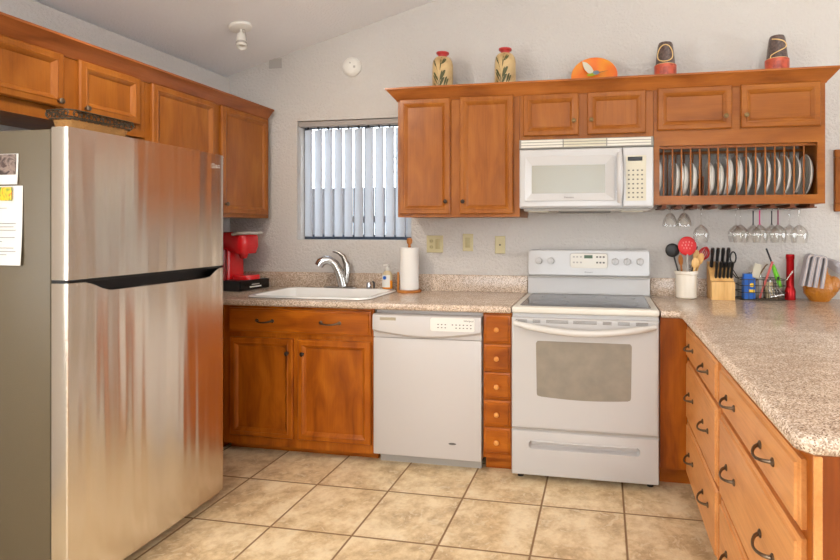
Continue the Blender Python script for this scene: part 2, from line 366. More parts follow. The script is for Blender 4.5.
def arc(c, r, a0, a1, n, f): return [f(c[0]+r*math.cos(a0+(a1-a0)*i/n), c[1]+r*math.sin(a0+(a1-a0)*i/n)) for i in range(n+1)]
def rrect(u0, u1, v0, v1, r, n=4):
    P = []
    for (cu, cv, a) in ((u1-r, v1-r, 0), (u0+r, v1-r, PI/2), (u0+r, v0+r, PI), (u1-r, v0+r, 1.5*PI)):
        P += [(cu+r*math.cos(a+PI/2*i/n), cv+r*math.sin(a+PI/2*i/n)) for i in range(n+1)]
    return P
def offset_poly(P, d):
    n = len(P); out = []
    for i in range(n):
        a, b, c = Vector(P[i-1]), Vector(P[i]), Vector(P[(i+1) % n])
        e1 = (b-a).normalized(); e2 = (c-b).normalized(); n1 = Vector((-e1.y, e1.x)); n2 = Vector((-e2.y, e2.x))
        k = n1+n2; k = k/max(1e-6, k.dot(n1)) if k.length > 1e-6 else n1
        out.append((b.x+k.x*d, b.y+k.y*d))
    return out

# ================================================================== SETTING
XR, YF = 7.0, -7.0
RX = 4.2
cz = lambda x: 2.445+0.274*x if x < RX else 2.445+0.274*(2*RX-x)
g = G(); g.box(-0.1, XR+0.1, YF-0.1, 0.15, -0.1, 0.0); struct('floor', g, floor_m)
def gable(g, y0, y1, xs):
    pass
# back wall with the sink window opening, one clean solid following the vaulted ceiling
WX0, WX1, WZ0, WZ1 = 0.536, 1.390, 1.250, 2.092
def wall_poly(name, y0, y1, holes):
    outer = [(-0.12, -0.1), (XR+0.12, -0.1), (XR+0.12, cz(XR)+0.02), (RX, cz(RX)+0.05), (-0.12, cz(0)-0.02)]
    loops = [[Vector((x, z, 0)) for x, z in outer]]+[[Vector((x, z, 0)) for x, z in h] for h in holes]
    tri = tessellate_polygon(loops); pts = [p for l in loops for p in l]
    g = G(); A = [g.bm.verts.new((p.x, y0, p.y)) for p in pts]; B = [g.bm.verts.new((p.x, y1, p.y)) for p in pts]
    for t in tri:
        g.bm.faces.new([A[i] for i in t]); g.bm.faces.new([B[i] for i in t][::-1])
    k = 0
    for l in loops:
        m = len(l)
        for i in range(m): g.bm.faces.new((A[k+i], A[k+(i+1) % m], B[k+(i+1) % m], B[k+i]))
        k += m
    return struct(name, g, wall_m)
wall_poly('wall_back', 0.0, 0.14, [[(WX0, WZ0), (WX1, WZ0), (WX1, WZ1), (WX0, WZ1)]])
wall_poly('wall_front', YF-0.12, YF, [[(1.4, 0.6), (5.0, 0.6), (5.0, 2.5), (1.4, 2.5)]])
g = G(); g.box(-0.12, 0.0, YF, -4.3, 0.0, 2.42); g.box(-0.12, 0.0, -2.9, 0.0, 0.0, 2.42); g.box(-0.12, 0.0, -4.3, -2.9, 0.0, 0.9); g.box(-0.12, 0.0, -4.3, -2.9, 2.1, 2.42); struct('wall_left', g, wall_m)
# right wall with an opening for the added patio door
g = G(); g.box(XR, XR+0.12, YF, -3.5, 0, cz(XR)); g.box(XR, XR+0.12, -1.3, 0, 0, cz(XR)); g.box(XR, XR+0.12, -3.5, -1.3, 2.15, cz(XR)); struct('wall_right', g, wall_m)
g = G(); f = lambda u, v, d: Vector((u, d, v))
g.prism([(-0.12, cz(0)-0.033), (RX, cz(RX)), (XR+0.12, cz(XR)-0.033), (XR+0.12, cz(XR)+0.12), (RX, cz(RX)+0.15), (-0.12, cz(0)+0.12)], f, YF-0.12, 0.14)
struct('ceiling', g, ceil_m)
def glazed(name, f, u0, u1, v0, v1, mull, mat=white_plain):
    o = bpy.data.objects.new(name, None); COL.objects.link(o); o['kind'] = 'structure'; o['_w'] = 1; o.location = f(u0, v0, 0); WM_[o.name] = Matrix.Translation(f(u0, v0, 0))
    t = 0.035
    g = G(); bars = [(u0, u1, v0, v0+t), (u0, u1, v1-t, v1), (u0, u0+t, v0+t, v1-t), (u1-t, u1, v0+t, v1-t)]+[(m-t/2, m+t/2, v0+t, v1-t) for m in mull]
    for b in bars: g.rings([[f(b[0], b[2], 0), f(b[1], b[2], 0), f(b[1], b[3], 0), f(b[0], b[3], 0)], [f(b[0], b[2], .04), f(b[1], b[2], .04), f(b[1], b[3], .04), f(b[0], b[3], .04)]])
    g.build('window_frame', mat, o, smooth=False)
    g = G(); g.nest(f, u0+t, u1-t, v0+t, v1-t, [(0, .018), (0, .022)]); g.build('glass', pane_m, o, smooth=False)
    return o
glazed('window_1', FB(0.135), WX0+0.001, WX1-0.001, WZ0+0.001, WZ1-0.001, [1.02], pm('grey_window_frame', srgb(62, 70, 84), 0.5))
glazed('added_window_2', lambda u, v, d: Vector((u, YF-0.06+d, v)), 1.4, 5.0, 0.6, 2.5, [2.6, 3.8])  # unseen window, added to go with the frontal fill
glazed('added_window_4', FL(-0.08), -4.3, -2.9, 0.9, 2.1, [-3.6])  # unseen window, added with the fill for the peninsula fronts
glazed('added_window_3', FR(XR+0.08), -3.5, -1.3, 0.0, 2.15, [-2.4])  # unseen patio door, added to bring in daylight

# outside the sink window
g = G(); g.box(-6, 6, 0.2, 12, -0.2, -0.1); g.build('ground', soil_m, None, kind='structure')
g = G()
for i in range(40): x = -4.0+i*0.15; g.box(x, x+0.138, 3.0, 3.02, -0.1, 1.86)
g.box(-4.0, 2.0, 3.02, 3.06, 0.3, 0.39); g.box(-4.0, 2.0, 3.02, 3.06, 1.4, 1.49)
fe = g.build('garden_fence', fence_m, None, smooth=False); solo(fe, 'weathered board fence in the yard beyond the sink window', 'fence')
tr = thing('garden_tree', 'bare branching tree standing behind the fence outside the window', 'tree', (-0.3, 4.6, -0.1))
g = G(); g.tube([(-0.3, 4.6, -0.1), (-0.28, 4.6, 1.2), (-0.2, 4.6, 2.2)], [0.09, 0.07, 0.04], 8); g.build('trunk', fence_m, tr)
g = G(); rn = random.Random(3)
for i in range(26):
    a = rn.uniform(0, 2*PI); z = rn.uniform(1.4, 2.4); l = rn.uniform(.5, 1.1); p = Vector((-0.27, 4.6, z)); q = p+Vector((math.cos(a)*l*.5, math.sin(a)*l*.3, l*.7)); 
    g.tube([p, p.lerp(q, .5)+Vector((0, 0, .05)), q], [.018, .012, .004], 5)
    for k in range(3):
        s_ = p.lerp(q, .4+.2*k); e = s_+Vector((rn.uniform(-.3, .3), rn.uniform(-.2, .2), rn.uniform(.1, .4))); g.tube([s_, e], [.008, .003], 4)
g.build('branches', fence_m, tr, kind='stuff')

# ================================================================== BLINDS
bl = thing('vertical_blind', 'white vertical slat blind hanging in the window above the sink', 'blind', (0.95, 0.045, 1.26))
g = G(); g.box(WX0+.004, WX1-.004, 0.012, 0.062, 2.052, 2.088, .003); g.build('headrail', pm('taupe_rail', srgb(160, 152, 146), .5), bl)
nsl = 11
for i in range(nsl):
    x = WX0+0.062+i*0.077
    a = math.radians(-25); M = Matrix.Translation((x, 0.045, 0)) @ Matrix.Rotation(a, 4, 'Z')
    g = G(); W_ = 0.044
    rs = [[M @ Vector((W_*k/3, 0.004*(1-(k/3)**2), z)) for k in (-3, -2, -1, 0, 1, 2, 3)] + [M @ Vector((W_*k/3, 0.0012+0.004*(1-(k/3)**2), z)) for k in (3, 2, 1, 0, -1, -2, -3)] for z in (1.272, 2.035)]
    g.rings(rs); g.build('slat', blind_m, bl)
for i in range(nsl):
    x = WX0+0.062+i*0.077; g = G(); g.box(x-.006, x+.006, .039, .051, 2.035, 2.054); g.build('slat_clip', black_p, bl, smooth=False)

# ================================================================== CABINET PARTS
def knob(parent, p, n, mat, r=0.013, L=0.024):
    n = Vector(n); M = n.to_track_quat('Z', 'Y').to_matrix().to_4x4()
    g = G(); g.lathe([(r*.5, 0), (r*.42, L*.35), (r*.5, L*.5), (r, L*.66), (r*.98, L*.85), (r*.6, L), (0, L*1.02)], p, M, 14); return g.build('knob', mat, parent)
def panel_door(name, f, u0, u1, v0, v1, mat, parent, fw=.036):
    g = G(); g.nest(f, u0, u1, v0, v1, [(0, 0), (0, .013), (.006, .019), (fw-.009, .019), (fw-.005, .0215), (fw, .0195), (fw+.014, .009), (fw+.0155, .0065), (fw+.017, .0065)])
    return g.build(name, mat, parent, sharp=25)
def slab(name, f, u0, u1, v0, v1, mat, parent, t=.019):
    g = G(); g.nest(f, u0, u1, v0, v1, [(0, 0), (0, t*.5), (.004, t*.62), (.010, t*.7), (.014, t), (.02, t)])
    return g.build(name, mat, parent, sharp=25)
def bow_pull(parent, f, uc, vc, span, mat, sag=0.012, out=0.032, r=0.0048):
    pts = []; n = 12
    for i in range(n+1):
        t = i/n; a = PI*t; pts.append(f(uc-span/2+span*t, vc-sag*math.sin(a), 0.004+out*(math.sin(a)**.6)))
    g = G(); g.tube(pts, [r*(1.25-.35*math.sin(PI*i/n)) for i in range(n+1)], 8)
    for e in (-1, 1):
        c = f(uc+e*span/2, vc, 0); nrm = (f(0, 0, 1)-f(0, 0, 0)); M = nrm.to_track_quat('Z', 'Y').to_matrix().to_4x4()
        g.lathe([(.011, 0), (.011, .003), (.007, .006), (0, .007)], c, M, 12)
    return g.build('handle', mat, parent)

# ---------------- upper cabinets on the back wall
def upper_back(label, x0, x1, z0, z1, doors, seams=None):
    c = thing('wall_cabinet', label, 'cabinet', (x0, -.001, z0), 0)
    g = G(); g.box(x0, x1, -.312, -.001, z0, z1); g.build('carcass', wood_v, c, smooth=False)
    # face frame
    g = G(); st = 0.04
    us = [x0]+[d[0] for d in doors]; 
    g.box(x0, x1, -.330, -.3125, z1-.045, z1); g.box(x0, x1, -.330, -.3125, z0, z0+.035)
    ed = [x0]+sum([[d[0]+.012, d[1]-.012] for d in doors], [])+[x1]
    for k in range(0, len(ed), 2): g.box(ed[k], ed[k+1], -.3305, -.3125, z0+.035, z1-.045)
    g.build('face_frame', wood_v, c, smooth=False)
    for (a, b, v0, v1, kx, kz, km) in doors:
        d = panel_door('door', FB(-.331), a, b, v0, v1, wood_v, c)
        knob(d, (kx, -.350, kz), (0, -1, 0), km)
    return c
upper_back('tall two-door maple wall cabinet right of the window, left of the microwave', 1.428, 2.190, 1.400, 2.130,
    [(1.444, 1.766, 1.418, 2.122, 1.742, 1.493, knob_dark), (1.826, 2.154, 1.418, 2.122, 1.850, 1.492, knob_dark)])
upper_back('short two-door maple wall cabinet directly above the white microwave', 2.192, 2.958, 1.848, 2.130,
    [(2.212, 2.538, 1.872, 2.116, 2.511, 1.952, brass_k), (2.586, 2.916, 1.872, 2.116, 2.611, 1.954, brass_k)])
# plate rack cabinet
pc = thing('wall_cabinet', 'maple wall cabinet with open dowel plate rack under two short doors', 'cabinet', (2.96, -.001, 1.465))
px0, px1, pz0, pz1 = 2.960, 3.850, 1.465, 2.130
g = G(); g.box(px0, px1, -.312, -.001, 1.830, pz1); g.build('carcass', wood_v, pc, smooth=False)
g = G(); g.box(px0, px0+.018, -.312, -.001, pz0, 1.8299); g.build('side_panel', wood_v, pc, smooth=False)
g = G(); g.box(px1-.018, px1, -.312, -.001, pz0, 1.8299); g.build('side_panel', wood_v, pc, smooth=False)
g = G(); g.box(px0+.018, px1-.018, -.312, -.001, pz0+.02, pz0+.042); g.build('rack_floor', wood_y, pc, smooth=False)
g = G(); g.box(px0, px1, -.3305, -.3125, 1.797, 1.885, 0); g.box(px0, px1, -.3305, -.3125, pz1-.02, pz1); g.box(px0, px1, -.3305, -.3125, pz0, 1.515)
g.box(px0, 2.99, -.3305, -.3125, 1.515, 1.797); g.box(3.812, px1, -.3305, -.3125, 1.515, 1.797)
g.box(px0, 2.992, -.3305, -.3125, 1.885, pz1-.02); g.box(3.36, 3.435, -.3305, -.3125, 1.885, pz1-.02); g.box(3.812, px1, -.3305, -.3125, 1.885, pz1-.02)
g.build('face_frame', wood_x, pc, smooth=False)
for (a, b, kx) in ((2.978, 3.376, 3.340), (3.420, 3.824, 3.446)):
    d = panel_door('door', FB(-.331), a, b, 1.882, 2.120, wood_x, pc); knob(d, (kx, -.350, 1.949), (0, -1, 0), brass_k)
dow = [3.016+.04927*i for i in range(16)]
for yy, nm in ((-.298, 'front'), (-.06, 'back')):
    g = G(); g.box(px0+.018, px1-.018, yy-.011, yy+.011, 1.782, 1.797); g.build('dowel_rail', wood_x, pc, smooth=False)
    for x in dow:
        g = G(); g.lathe([(.0046, 1.507), (.0046, 1.782)], (x, yy, 0), None, 10); g.build('dowel', wood_v, pc)
# stemware rails under the plate rack
sr = thing('stemware_rack', 'row of dark wooden stemware rails under the plate rack', 'glass rack', (3.4, -.16, 1.44))
rails = [3.02, 3.10, 3.19, 3.285, 3.40, 3.50, 3.60, 3.70, 3.80]
for x in rails:
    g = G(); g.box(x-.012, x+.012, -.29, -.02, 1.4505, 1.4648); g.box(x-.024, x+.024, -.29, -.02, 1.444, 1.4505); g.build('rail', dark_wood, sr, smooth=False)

# crown mouldings
def crown(label, pathf, a0, a1, mat, loc, ends):
    o = thing('crown_molding', label, 'crown molding', loc)
    prof = [(0.0, 2.112), (.004, 2.112), (.008, 2.120), (.030, 2.145), (.052, 2.172), (.060, 2.176), (.060, 2.186), (0.0, 2.186)]
    g = G()
    g.rings([[pathf(a0-ends[0]*d, d, z) for d, z in prof], [pathf(a1+ends[1]*d, d, z) for d, z in prof]]); g.build('front_moulding', mat, o, sharp=30)
    for e, k in ((a0, -1), (a1, 1)):
        if (ends[0] if k < 0 else ends[1]):
            g = G(); g.rings([[pathf(e+k*d, d, z) for d, z in prof], [pathf(e+k*d, -.328, z) for d, z in prof]]); g.build('return_moulding', mat, o, sharp=30)
    return o
c = crown('long maple crown molding across the tops of the back wall cabinets', lambda a, d, z: Vector((a, -.3315-d, z)), 1.427, 3.851, crown_m, (1.4, -.33, 2.13), (1, 1))
c = crown('maple crown molding along the tops of the left wall cabinets', lambda a, d, z: Vector((.3315+d, a, z-.018)), -1.92, -.050, crown_my, (.33, -1.9, 2.11), (1, 0))

# ---------------- upper cabinets on the left wall
def upper_left(label, y0, y1, z0, z1, doors):
    c = thing('wall_cabinet', label, 'cabinet', (.001, y0, z0))
    g = G(); g.box(.001, .312, y0, y1, z0, z1); g.build('carcass', wood_v, c, smooth=False)
    g = G(); g.box(.3125, .330, y0, y1, z1-.03, z1); g.box(.3125, .330, y0, y1, z0, z0+.04)
    ed = [y0]+sum([[d[0]+.012, d[1]-.012] for d in doors], [])+[y1]
    for k in range(0, len(ed), 2): g.box(.3125, .3305, ed[k], ed[k+1], z0+.04, z1-.03)
    g.build('face_frame', wood_v, c, smooth=False)
    for (a, b, v0, v1, ky, kz) in doors:
        d = panel_door('door', FL(.331), a, b, v0, v1, wood_v, c); knob(d, (.350, ky, kz), (1, 0, 0), bronze)
    return c
upper_left('two-door maple wall cabinet above the fridge with a gap beneath', -1.92, -1.052, 1.800, 2.112,
    [(-1.90, -1.478, 1.860, 2.096, -1.505, 1.885), (-1.410, -1.092, 1.860, 2.096, -1.385, 1.880)])
upper_left('tall two-door maple wall cabinet in the corner above the red coffee maker', -1.050, -.030, 1.402, 2.112,
    [(-1.020, -.560, 1.424, 2.096, -.590, 1.484), (-.512, -.056, 1.424, 2.096, -.482, 1.484)])

# ================================================================== BASE CABINETS
# sink base
sb = thing('base_cabinet', 'two-door maple sink base cabinet left of the dishwasher', 'cabinet', (.45, -.3, 0))
g = G(); g.box(.44, 1.396, -.590, -.001, .10, .735); g.build('carcass', base_v, sb, smooth=False)
g = G(); g.box(.44, 1.396, -.610, -.5905, .845, .874); g.box(.44, 1.396, -.610, -.5905, .684, .735); g.box(.44, 1.396, -.610, -.5905, .05, .115)
for a, b in ((.44, .502), (.895, .94), (1.375, 1.396)): g.box(a, b, -.6105, -.5905, .115, .684)
for a, b in ((.44, .502), (1.375, 1.396)): g.box(a, b, -.6105, -.5905, .735, .845)
g.build('face_frame', base_v, sb, smooth=False)
g = G(); g.box(.44, 1.396, -.545, -.52, 0.0, .10); g.build('toe_kick', base_x, sb, smooth=False)
d = slab('drawer_front', FB(-.611), .482, 1.384, .716, .860, base_x, sb)
bow_pull(d, FB(-.630), .725, .790, .10, knob_dark, .006, .026); bow_pull(d, FB(-.630), 1.140, .790, .115, bronze, .006, .026)
d = panel_door('door', FB(-.611), .492, .902, .105, .688, base_v, sb); knob(d, (.875, -.63, .607), (0, -1, 0), knob_dark)
d = panel_door('door', FB(-.611), .934, 1.384, .105, .688, base_v, sb); knob(d, (.972, -.63, .607), (0, -1, 0), knob_dark)
# corner base on the left wall, behind the fridge end
cb = thing('base_cabinet', 'plain maple corner base cabinet beside the fridge end', 'cabinet', (.2, -.5, 0))
g = G(); g.box(.002, .438, -1.04, -.002, .10, .874); g.build('carcass', base_v, cb, smooth=False)
g = G(); g.box(.002, .40, -1.04, -.002, 0, .0998); g.build('toe_kick', base_x, cb, smooth=False)
# narrow five-drawer unit
nd = thing('drawer_cabinet', 'narrow maple cabinet of five small drawers left of the range', 'cabinet', (2.11, -.3, 0))
g = G(); g.box(2.034, 2.192, -.590, -.001, .10, .874); g.build('carcass', base_v, nd, smooth=False)
g = G(); g.box(2.034, 2.192, -.545, -.52, 0, .10); g.build('toe_kick', base_x, nd, smooth=False)
g = G(); g.box(2.034, 2.192, -.610, -.5905, .085, .874); g.build('face_frame', base_v, nd, smooth=False)
zb = [.104, .2555, .4035, .5545, .7055, .866]
for k in range(5):
    d = slab('drawer', FB(-.611), 2.040, 2.186, zb[k]+.004, zb[k+1]-.004, base_x, nd, .016)
    knob(d, (2.113, -.627, (zb[k]+zb[k+1])/2), (0, -1, 0), wood_knob, .014, .024)
# filler between range and peninsula
fp = thing('base_cabinet', 'dark maple corner panel cabinet right of the range', 'cabinet', (3.03, -.3, 0))
g = G(); g.box(2.966, 3.100, -.608, -.002, .10, .874); g.build('carcass', base_v, fp, smooth=False)
g = G(); g.box(2.966, 3.140, -.545, -.52, 0, .10); g.build('toe_kick', base_x, fp, smooth=False)
# peninsula drawer banks
def bank(label, y0, y1, fy0, fy1):
    c = thing('drawer_cabinet', label, 'cabinet', (3.4, (y0+y1)/2, 0))
    g = G(); g.box(3.122, 3.70, y0, y1, .10, .874); g.build('carcass', base_v, c, smooth=False)
    g = G(); g.box(3.104, 3.1215, y0, y1, .10, .874); g.build('face_frame', base_v, c, smooth=False)
    g = G(); g.box(3.17, 3.66, y0+.002, y1-.002, 0, .0998); g.build('toe_kick', base_lit, c, smooth=False)
    for v0, v1 in ((.692, .842), (.386, .672), (.112, .368)):
        d = slab('drawer', FR(3.104), fy0, fy1, v0, v1, base_lit, c, .021)
        w_ = fy1-fy0
        for q in (.27, .77):
            bow_pull(d, FR(3.083), fy0+w_*q, v0+(v1-v0)*(.5 if v1-v0 < .2 else .52), .105, bronze, .008, .027, .0042)
    return c
bank('three-drawer maple peninsula cabinet nearest the range', -1.398, -.62, -1.372, -.664)
bank('three-drawer maple peninsula cabinet at the near end of the peninsula', -2.232, -1.400, -2.193, -1.428)
ep = thing('end_panel', 'dark red-brown maple end panel closing the near end of the peninsula', 'panel', (3.5, -2.24, 0))
g = G(); g.box(3.106, 3.72, -2.246, -2.2335, 0.0, .874); g.build('board', wood('end_panel_maple', 2, srgb(112, 50, 14), srgb(134, 64, 20), srgb(148, 76, 26)), ep, smooth=False)
g = G(); g.box(3.096, 3.1125, -2.256, -2.2465, 0.0, .874, .002); g.build('corner_strip', pale_wood if False else base_lit, ep, smooth=False)

# ================================================================== COUNTERTOPS
def slab_top(name, outer, hole, z0, z1, mat, parent):
    g = G(); prof = [(.010, z0), (.002, z0+.006), (0, z0+.012), (0, z1-.014), (.003, z1-.006), (.008, z1-.0015), (.014, z1)]
    loops = [[(x, y, z) for x, y in offset_poly(outer, d)] for d, z in prof]
    g.rings(loops, False, False); g.bm.verts.ensure_lookup_table()
    n = len(outer); vs = list(g.bm.verts); bot = vs[:n]; top = vs[-n:]
    if hole:
        hb = [g.bm.verts.new((x, y, z0)) for x, y in hole]; ht = [g.bm.verts.new((x, y, z1)) for x, y in hole]
        for i in range(len(hole)): g.bm.faces.new((hb[i], hb[(i+1) % len(hole)], ht[(i+1) % len(hole)], ht[i]))
    else: hb, ht = [], []
    for ring, h in ((bot, hb), (top, ht)):
        lp = [[v.co.copy() for v in ring]]+([[v.co.copy() for v in h]] if h else [])
        al = ring+h
        for t in tessellate_polygon([[Vector((p.x, p.y, 0)) for p in l] for l in lp]): g.bm.faces.new([al[i] for i in t])
    return g.build(name, mat, parent, sharp=50)
ct = thing('countertop', 'speckled brown laminate countertop around the sink, left of the range', 'countertop', (1.1, -.3, .876))
SX0, SX1, SY0, SY1 = .540, 1.340, -.575, -.085
slab_top('worktop', [(.002, -1.04), (.46, -1.04), (.46, -.645), (2.193, -.645), (2.193, -.021), (.002, -.021)], [(SX0+.03, SY0+.03), (SX1-.03, SY0+.03), (SX1-.03, SY1-.03), (SX0+.03, SY1-.03)], .876, .914, granite_m, ct)
g = G(); g.box(.022, 2.193, -.0205, -.001, .880, 1.022, .004, 2); g.build('backsplash', granite_m, ct)
ct2 = thing('countertop', 'broad speckled brown laminate peninsula countertop right of the range', 'countertop', (3.5, -1.2, .876))
slab_top('worktop', [(2.966, -.645), (3.045, -.645), (3.063, -.663), (3.063, -2.232), (3.093, -2.262), (4.30, -2.262), (4.30, -.003), (3.44, -.003), (3.44, -.021), (2.966, -.021)], None, .876, .914, granite_m, ct2)
g = G(); g.box(2.966, 3.430, -.0205, -.001, .880, 1.022, .004, 2); g.build('backsplash', granite_m, ct2)
# peninsula support behind (breakfast side)
g = G(); g.box(3.722, 3.80, -2.20, -.06, 0, .874); o = g.build('half_wall', wall_m, None, kind='structure')

# ================================================================== SINK AND FAUCET
sk = thing('sink', 'white drop-in kitchen sink under the window', 'sink', (.96, -.33, .914))
g = G()
def rr(i, z, r): return [(x, y, z) for x, y in rrect(SX0+i, SX1-i, SY0+i, SY1-i, r, 5)]
g.rings([rr(.010, .9145, .06), rr(.0, .918, .07), rr(.004, .925, .07), rr(.016, .928, .06), rr(.034, .925, .05), rr(.042, .915, .045), rr(.05, .80, .04), rr(.09, .765, .04)], False, True)
g.build('basin', sink_m, sk)
g = G(); g.lathe([(.04, .766), (.042, .770), (.03, .769), (0, .768)], (.78, -.33, 0), None, 20); g.build('drain', nickel, sk)
fa = thing('faucet', 'chrome single-lever pull-out faucet behind the sink', 'faucet', (.915, -.105, .914))
g = G(); P = rrect(.80, 1.04, -.117, -.067, .024, 5); g.rings([[(x, y, .9285) for x, y in P], [(x, y, .934) for x, y in P], [(x, y, .937) for x, y in offset_poly(P, .004)]]); g.build('base_plate', nickel, fa)
g = G(); g.tube([(.940, -.095, .937), (.930, -.10, .99), (.912, -.108, 1.048), (.890, -.118, 1.092), (.874, -.126, 1.106)], [.033, .032, .030, .028, .027], 16); g.build('body', nickel, fa)
g = G(); g.tube([(.874, -.126, 1.106), (.856, -.135, 1.117), (.835, -.145, 1.118), (.812, -.158, 1.104), (.800, -.165, 1.080)], [.027, .029, .031, .032, .030], 16); g.build('spray_head', chrome, fa)
g = G(); g.tube([(.955, -.092, .965), (.963, -.088, 1.03), (.962, -.088, 1.085), (.938, -.092, 1.140), (.905, -.096, 1.165), (.868, -.10, 1.176)], [.022, .025, .022, .017, .012, .009], 12, 0.8); g.build('lever', nickel, fa)
ag = thing('air_gap', 'small chrome air gap cap right of the faucet', 'air gap', (1.14, -.10, .914))
g = G(); g.lathe([(.022, .9295), (.022, .934), (.016, .936), (.016, .962), (.013, .970), (0, .972)], (1.13, -.105, 0), None, 16); g.build('cap', chrome, ag)
g = G(); g.tube([(1.165, -.10, .929), (1.165, -.10, .965), (1.155, -.102, .978)], .006, 8); g.build('sprayer_hook', black_p, ag)

sp = thing('soap_bottle', 'orange liquid soap pump bottle with a white top at the sink corner', 'bottle', (1.262, -.12, .914))
bx, by = 1.268, -.062
def oval(cx, cy, rx, ry, z, n=20): return [(cx+rx*math.cos(2*PI*i/n), cy+ry*math.sin(2*PI*i/n), z) for i in range(n)]
Z0 = .915; bx, by = 1.262, -.105
for o_ in (Z0,): pass
g = G(); g.rings([oval(bx, by, .032, .019, .9295), oval(bx, by, .036, .022, .935), oval(bx, by, .036, .022, .985)]); g.build('soap_filled_body', orange_soap, sp)
g = G(); g.rings([oval(bx, by, .036, .022, .9852), oval(bx, by, .035, .021, 1.02), oval(bx, by, .026, .018, 1.04), oval(bx, by, .013, .013, 1.05)]); g.build('clear_upper_body', clear_pl, sp)
g = G(); g.lathe([(.014, 1.0502), (.014, 1.068), (.006, 1.070), (.006, 1.082), (.012, 1.084), (.012, 1.092), (0, 1.094)], (bx, by, 0), None, 14); g.tube([(bx, by, 1.088), (bx-.025, by-.012, 1.086)], .004, 8); g.build('pump_top', white_plain, sp)
g = G(); g.rings([[(bx+rx*math.cos(a), by+ry*math.sin(a), z) for a in [PI*1.12+PI*.62*i/10 for i in range(11)]] for z, rx, ry in ((.94, .0366, .0226), (1.022, .0356, .0216))], False, False, False); g.build('label', white_plain, sp)
g = G(); g.lathe([(.012, 0), (.012, .001), (0, .001)], (bx-.010, by-.0225, 1.003), Matrix.Rotation(PI/2, 4, 'X'), 16); g.build('blue_badge', blue_p, sp)

# paper towels
ph = thing('paper_towel_holder', 'upright oak paper towel holder on the counter under the window corner', 'paper towel holder', (1.42, -.14, .914))
hx, hy = 1.428, -.135
g = G(); g.lathe([(.078, .9145), (.080, .920), (.078, .930), (.0, .9302)], (hx, hy, 0), None, 28); g.build('base', oak_m, ph)
g = G(); g.lathe([(.010, .930), (.010, 1.215), (.008, 1.222), (.017, 1.235), (.020, 1.252), (.014, 1.266), (0, 1.270)], (hx, hy, 0), None, 14); g.build('post', oak_m, ph)
g = G(); g.tube([(hx-.070, hy-.02, .930), (hx-.070, hy-.02, 1.045)], .007, 10); g.build('side_arm', oak_m, ph)
g = G()
g.rings([[(hx+r*math.cos(2*PI*i/32), hy+r*math.sin(2*PI*i/32), z) for i in range(32)] for r, z in ((.0115, .932), (.060, .932), (.060, 1.205), (.0115, 1.205), (.0115, .932))], False, False)
o = g.build('paper_towel_roll', towel_m); recenter(o, (hx, hy, .932)); solo(o, 'white paper towel roll standing on the oak holder', 'paper towels')

# ================================================================== DISHWASHER
dw = thing('dishwasher', 'white built-in dishwasher between the sink cabinet and small drawers', 'dishwasher', (1.716, -.3, 0))
g = G(); g.box(1.403, 2.027, -.585, -.05, .075, .868); g.build('tub', white_dw, dw, smooth=False)
g = G(); g.box(1.404, 2.027, -.632, -.5855, .064, .720, .006, 2); g.build('door_panel', white_dw, dw)
g = G(); cols = []
for i in range(25):
    t = i/24; x = 1.404+.623*t; zc_ = .768-.030*math.sin(PI*t); e = 1-max(0, abs(t-.5)-.485)/.015*.5
    cols.append([(x, -.5855, .852), (x, -.626, .852), (x, -.636-.006*e, .846), (x, -.636-.012*e, .830), (x, -.636-.014*e, zc_), (x, -.634-.012*e, zc_-.003), (x, -.626, zc_-.016), (x, -.6255, .722), (x, -.5855, .722)])
g.rings(cols); g.build('control_panel', white_dw, dw, sharp=28)
g = G(); g.box(1.42, 2.012, -.565, -.54, 0.0, .062); g.build('toe_panel', shade_grey, dw, smooth=False)
f = FB(-.636)
up2 = [(1.60+.27*i/10, .752-.004*math.sin(PI*i/10)) for i in range(11)]; lo2 = [(1.87-.27*i/10, .752-.014*math.sin(PI*i/10)) for i in range(1, 10)]
g = G(); g.rings([[f(u, v-.012, -.012) for u, v in up2+lo2], [f(u, v-.012, -.004) for u, v in up2+lo2]]); g.build('grip_recess', shade_grey, dw)  # grey crescent stands in for the shade under the panel lip
g = G(); g.box(1.45, 1.545, -.6495, -.640, .820, .836, .001); g.build('vent', pm('vent_beige', srgb(170, 160, 138), .5), dw)
g = G(); P = rrect(1.745, 1.995, .770, .843, .012); g.prism(P, f, .008, .0155); cp_ = g.build('button_panel', white_plain, dw)
for k in range(9):
    x = 1.79+.0205*k+(0.02 if k > 2 else 0)
    for z in ((.807, .790) if k not in (3,) else (.807,)):
        g = G(); g.box(x-.004, x+.004, -.6525, -.6510, z-.0025, z+.0025); g.build('button', text_m, cp_, smooth=False)
text('Whirlpool', .013, (1.962, -.6520, .829), R_BACK, text_m, dw, 'brand_lettering')
g = G(); P = [(1.865+.022*math.cos(2*PI*i/16), .152+.006*math.sin(2*PI*i/16)) for i in range(16)]; g.prism(P, FB(-.632), -.001, .001); g.build('energy_badge', text_m, dw, smooth=False)

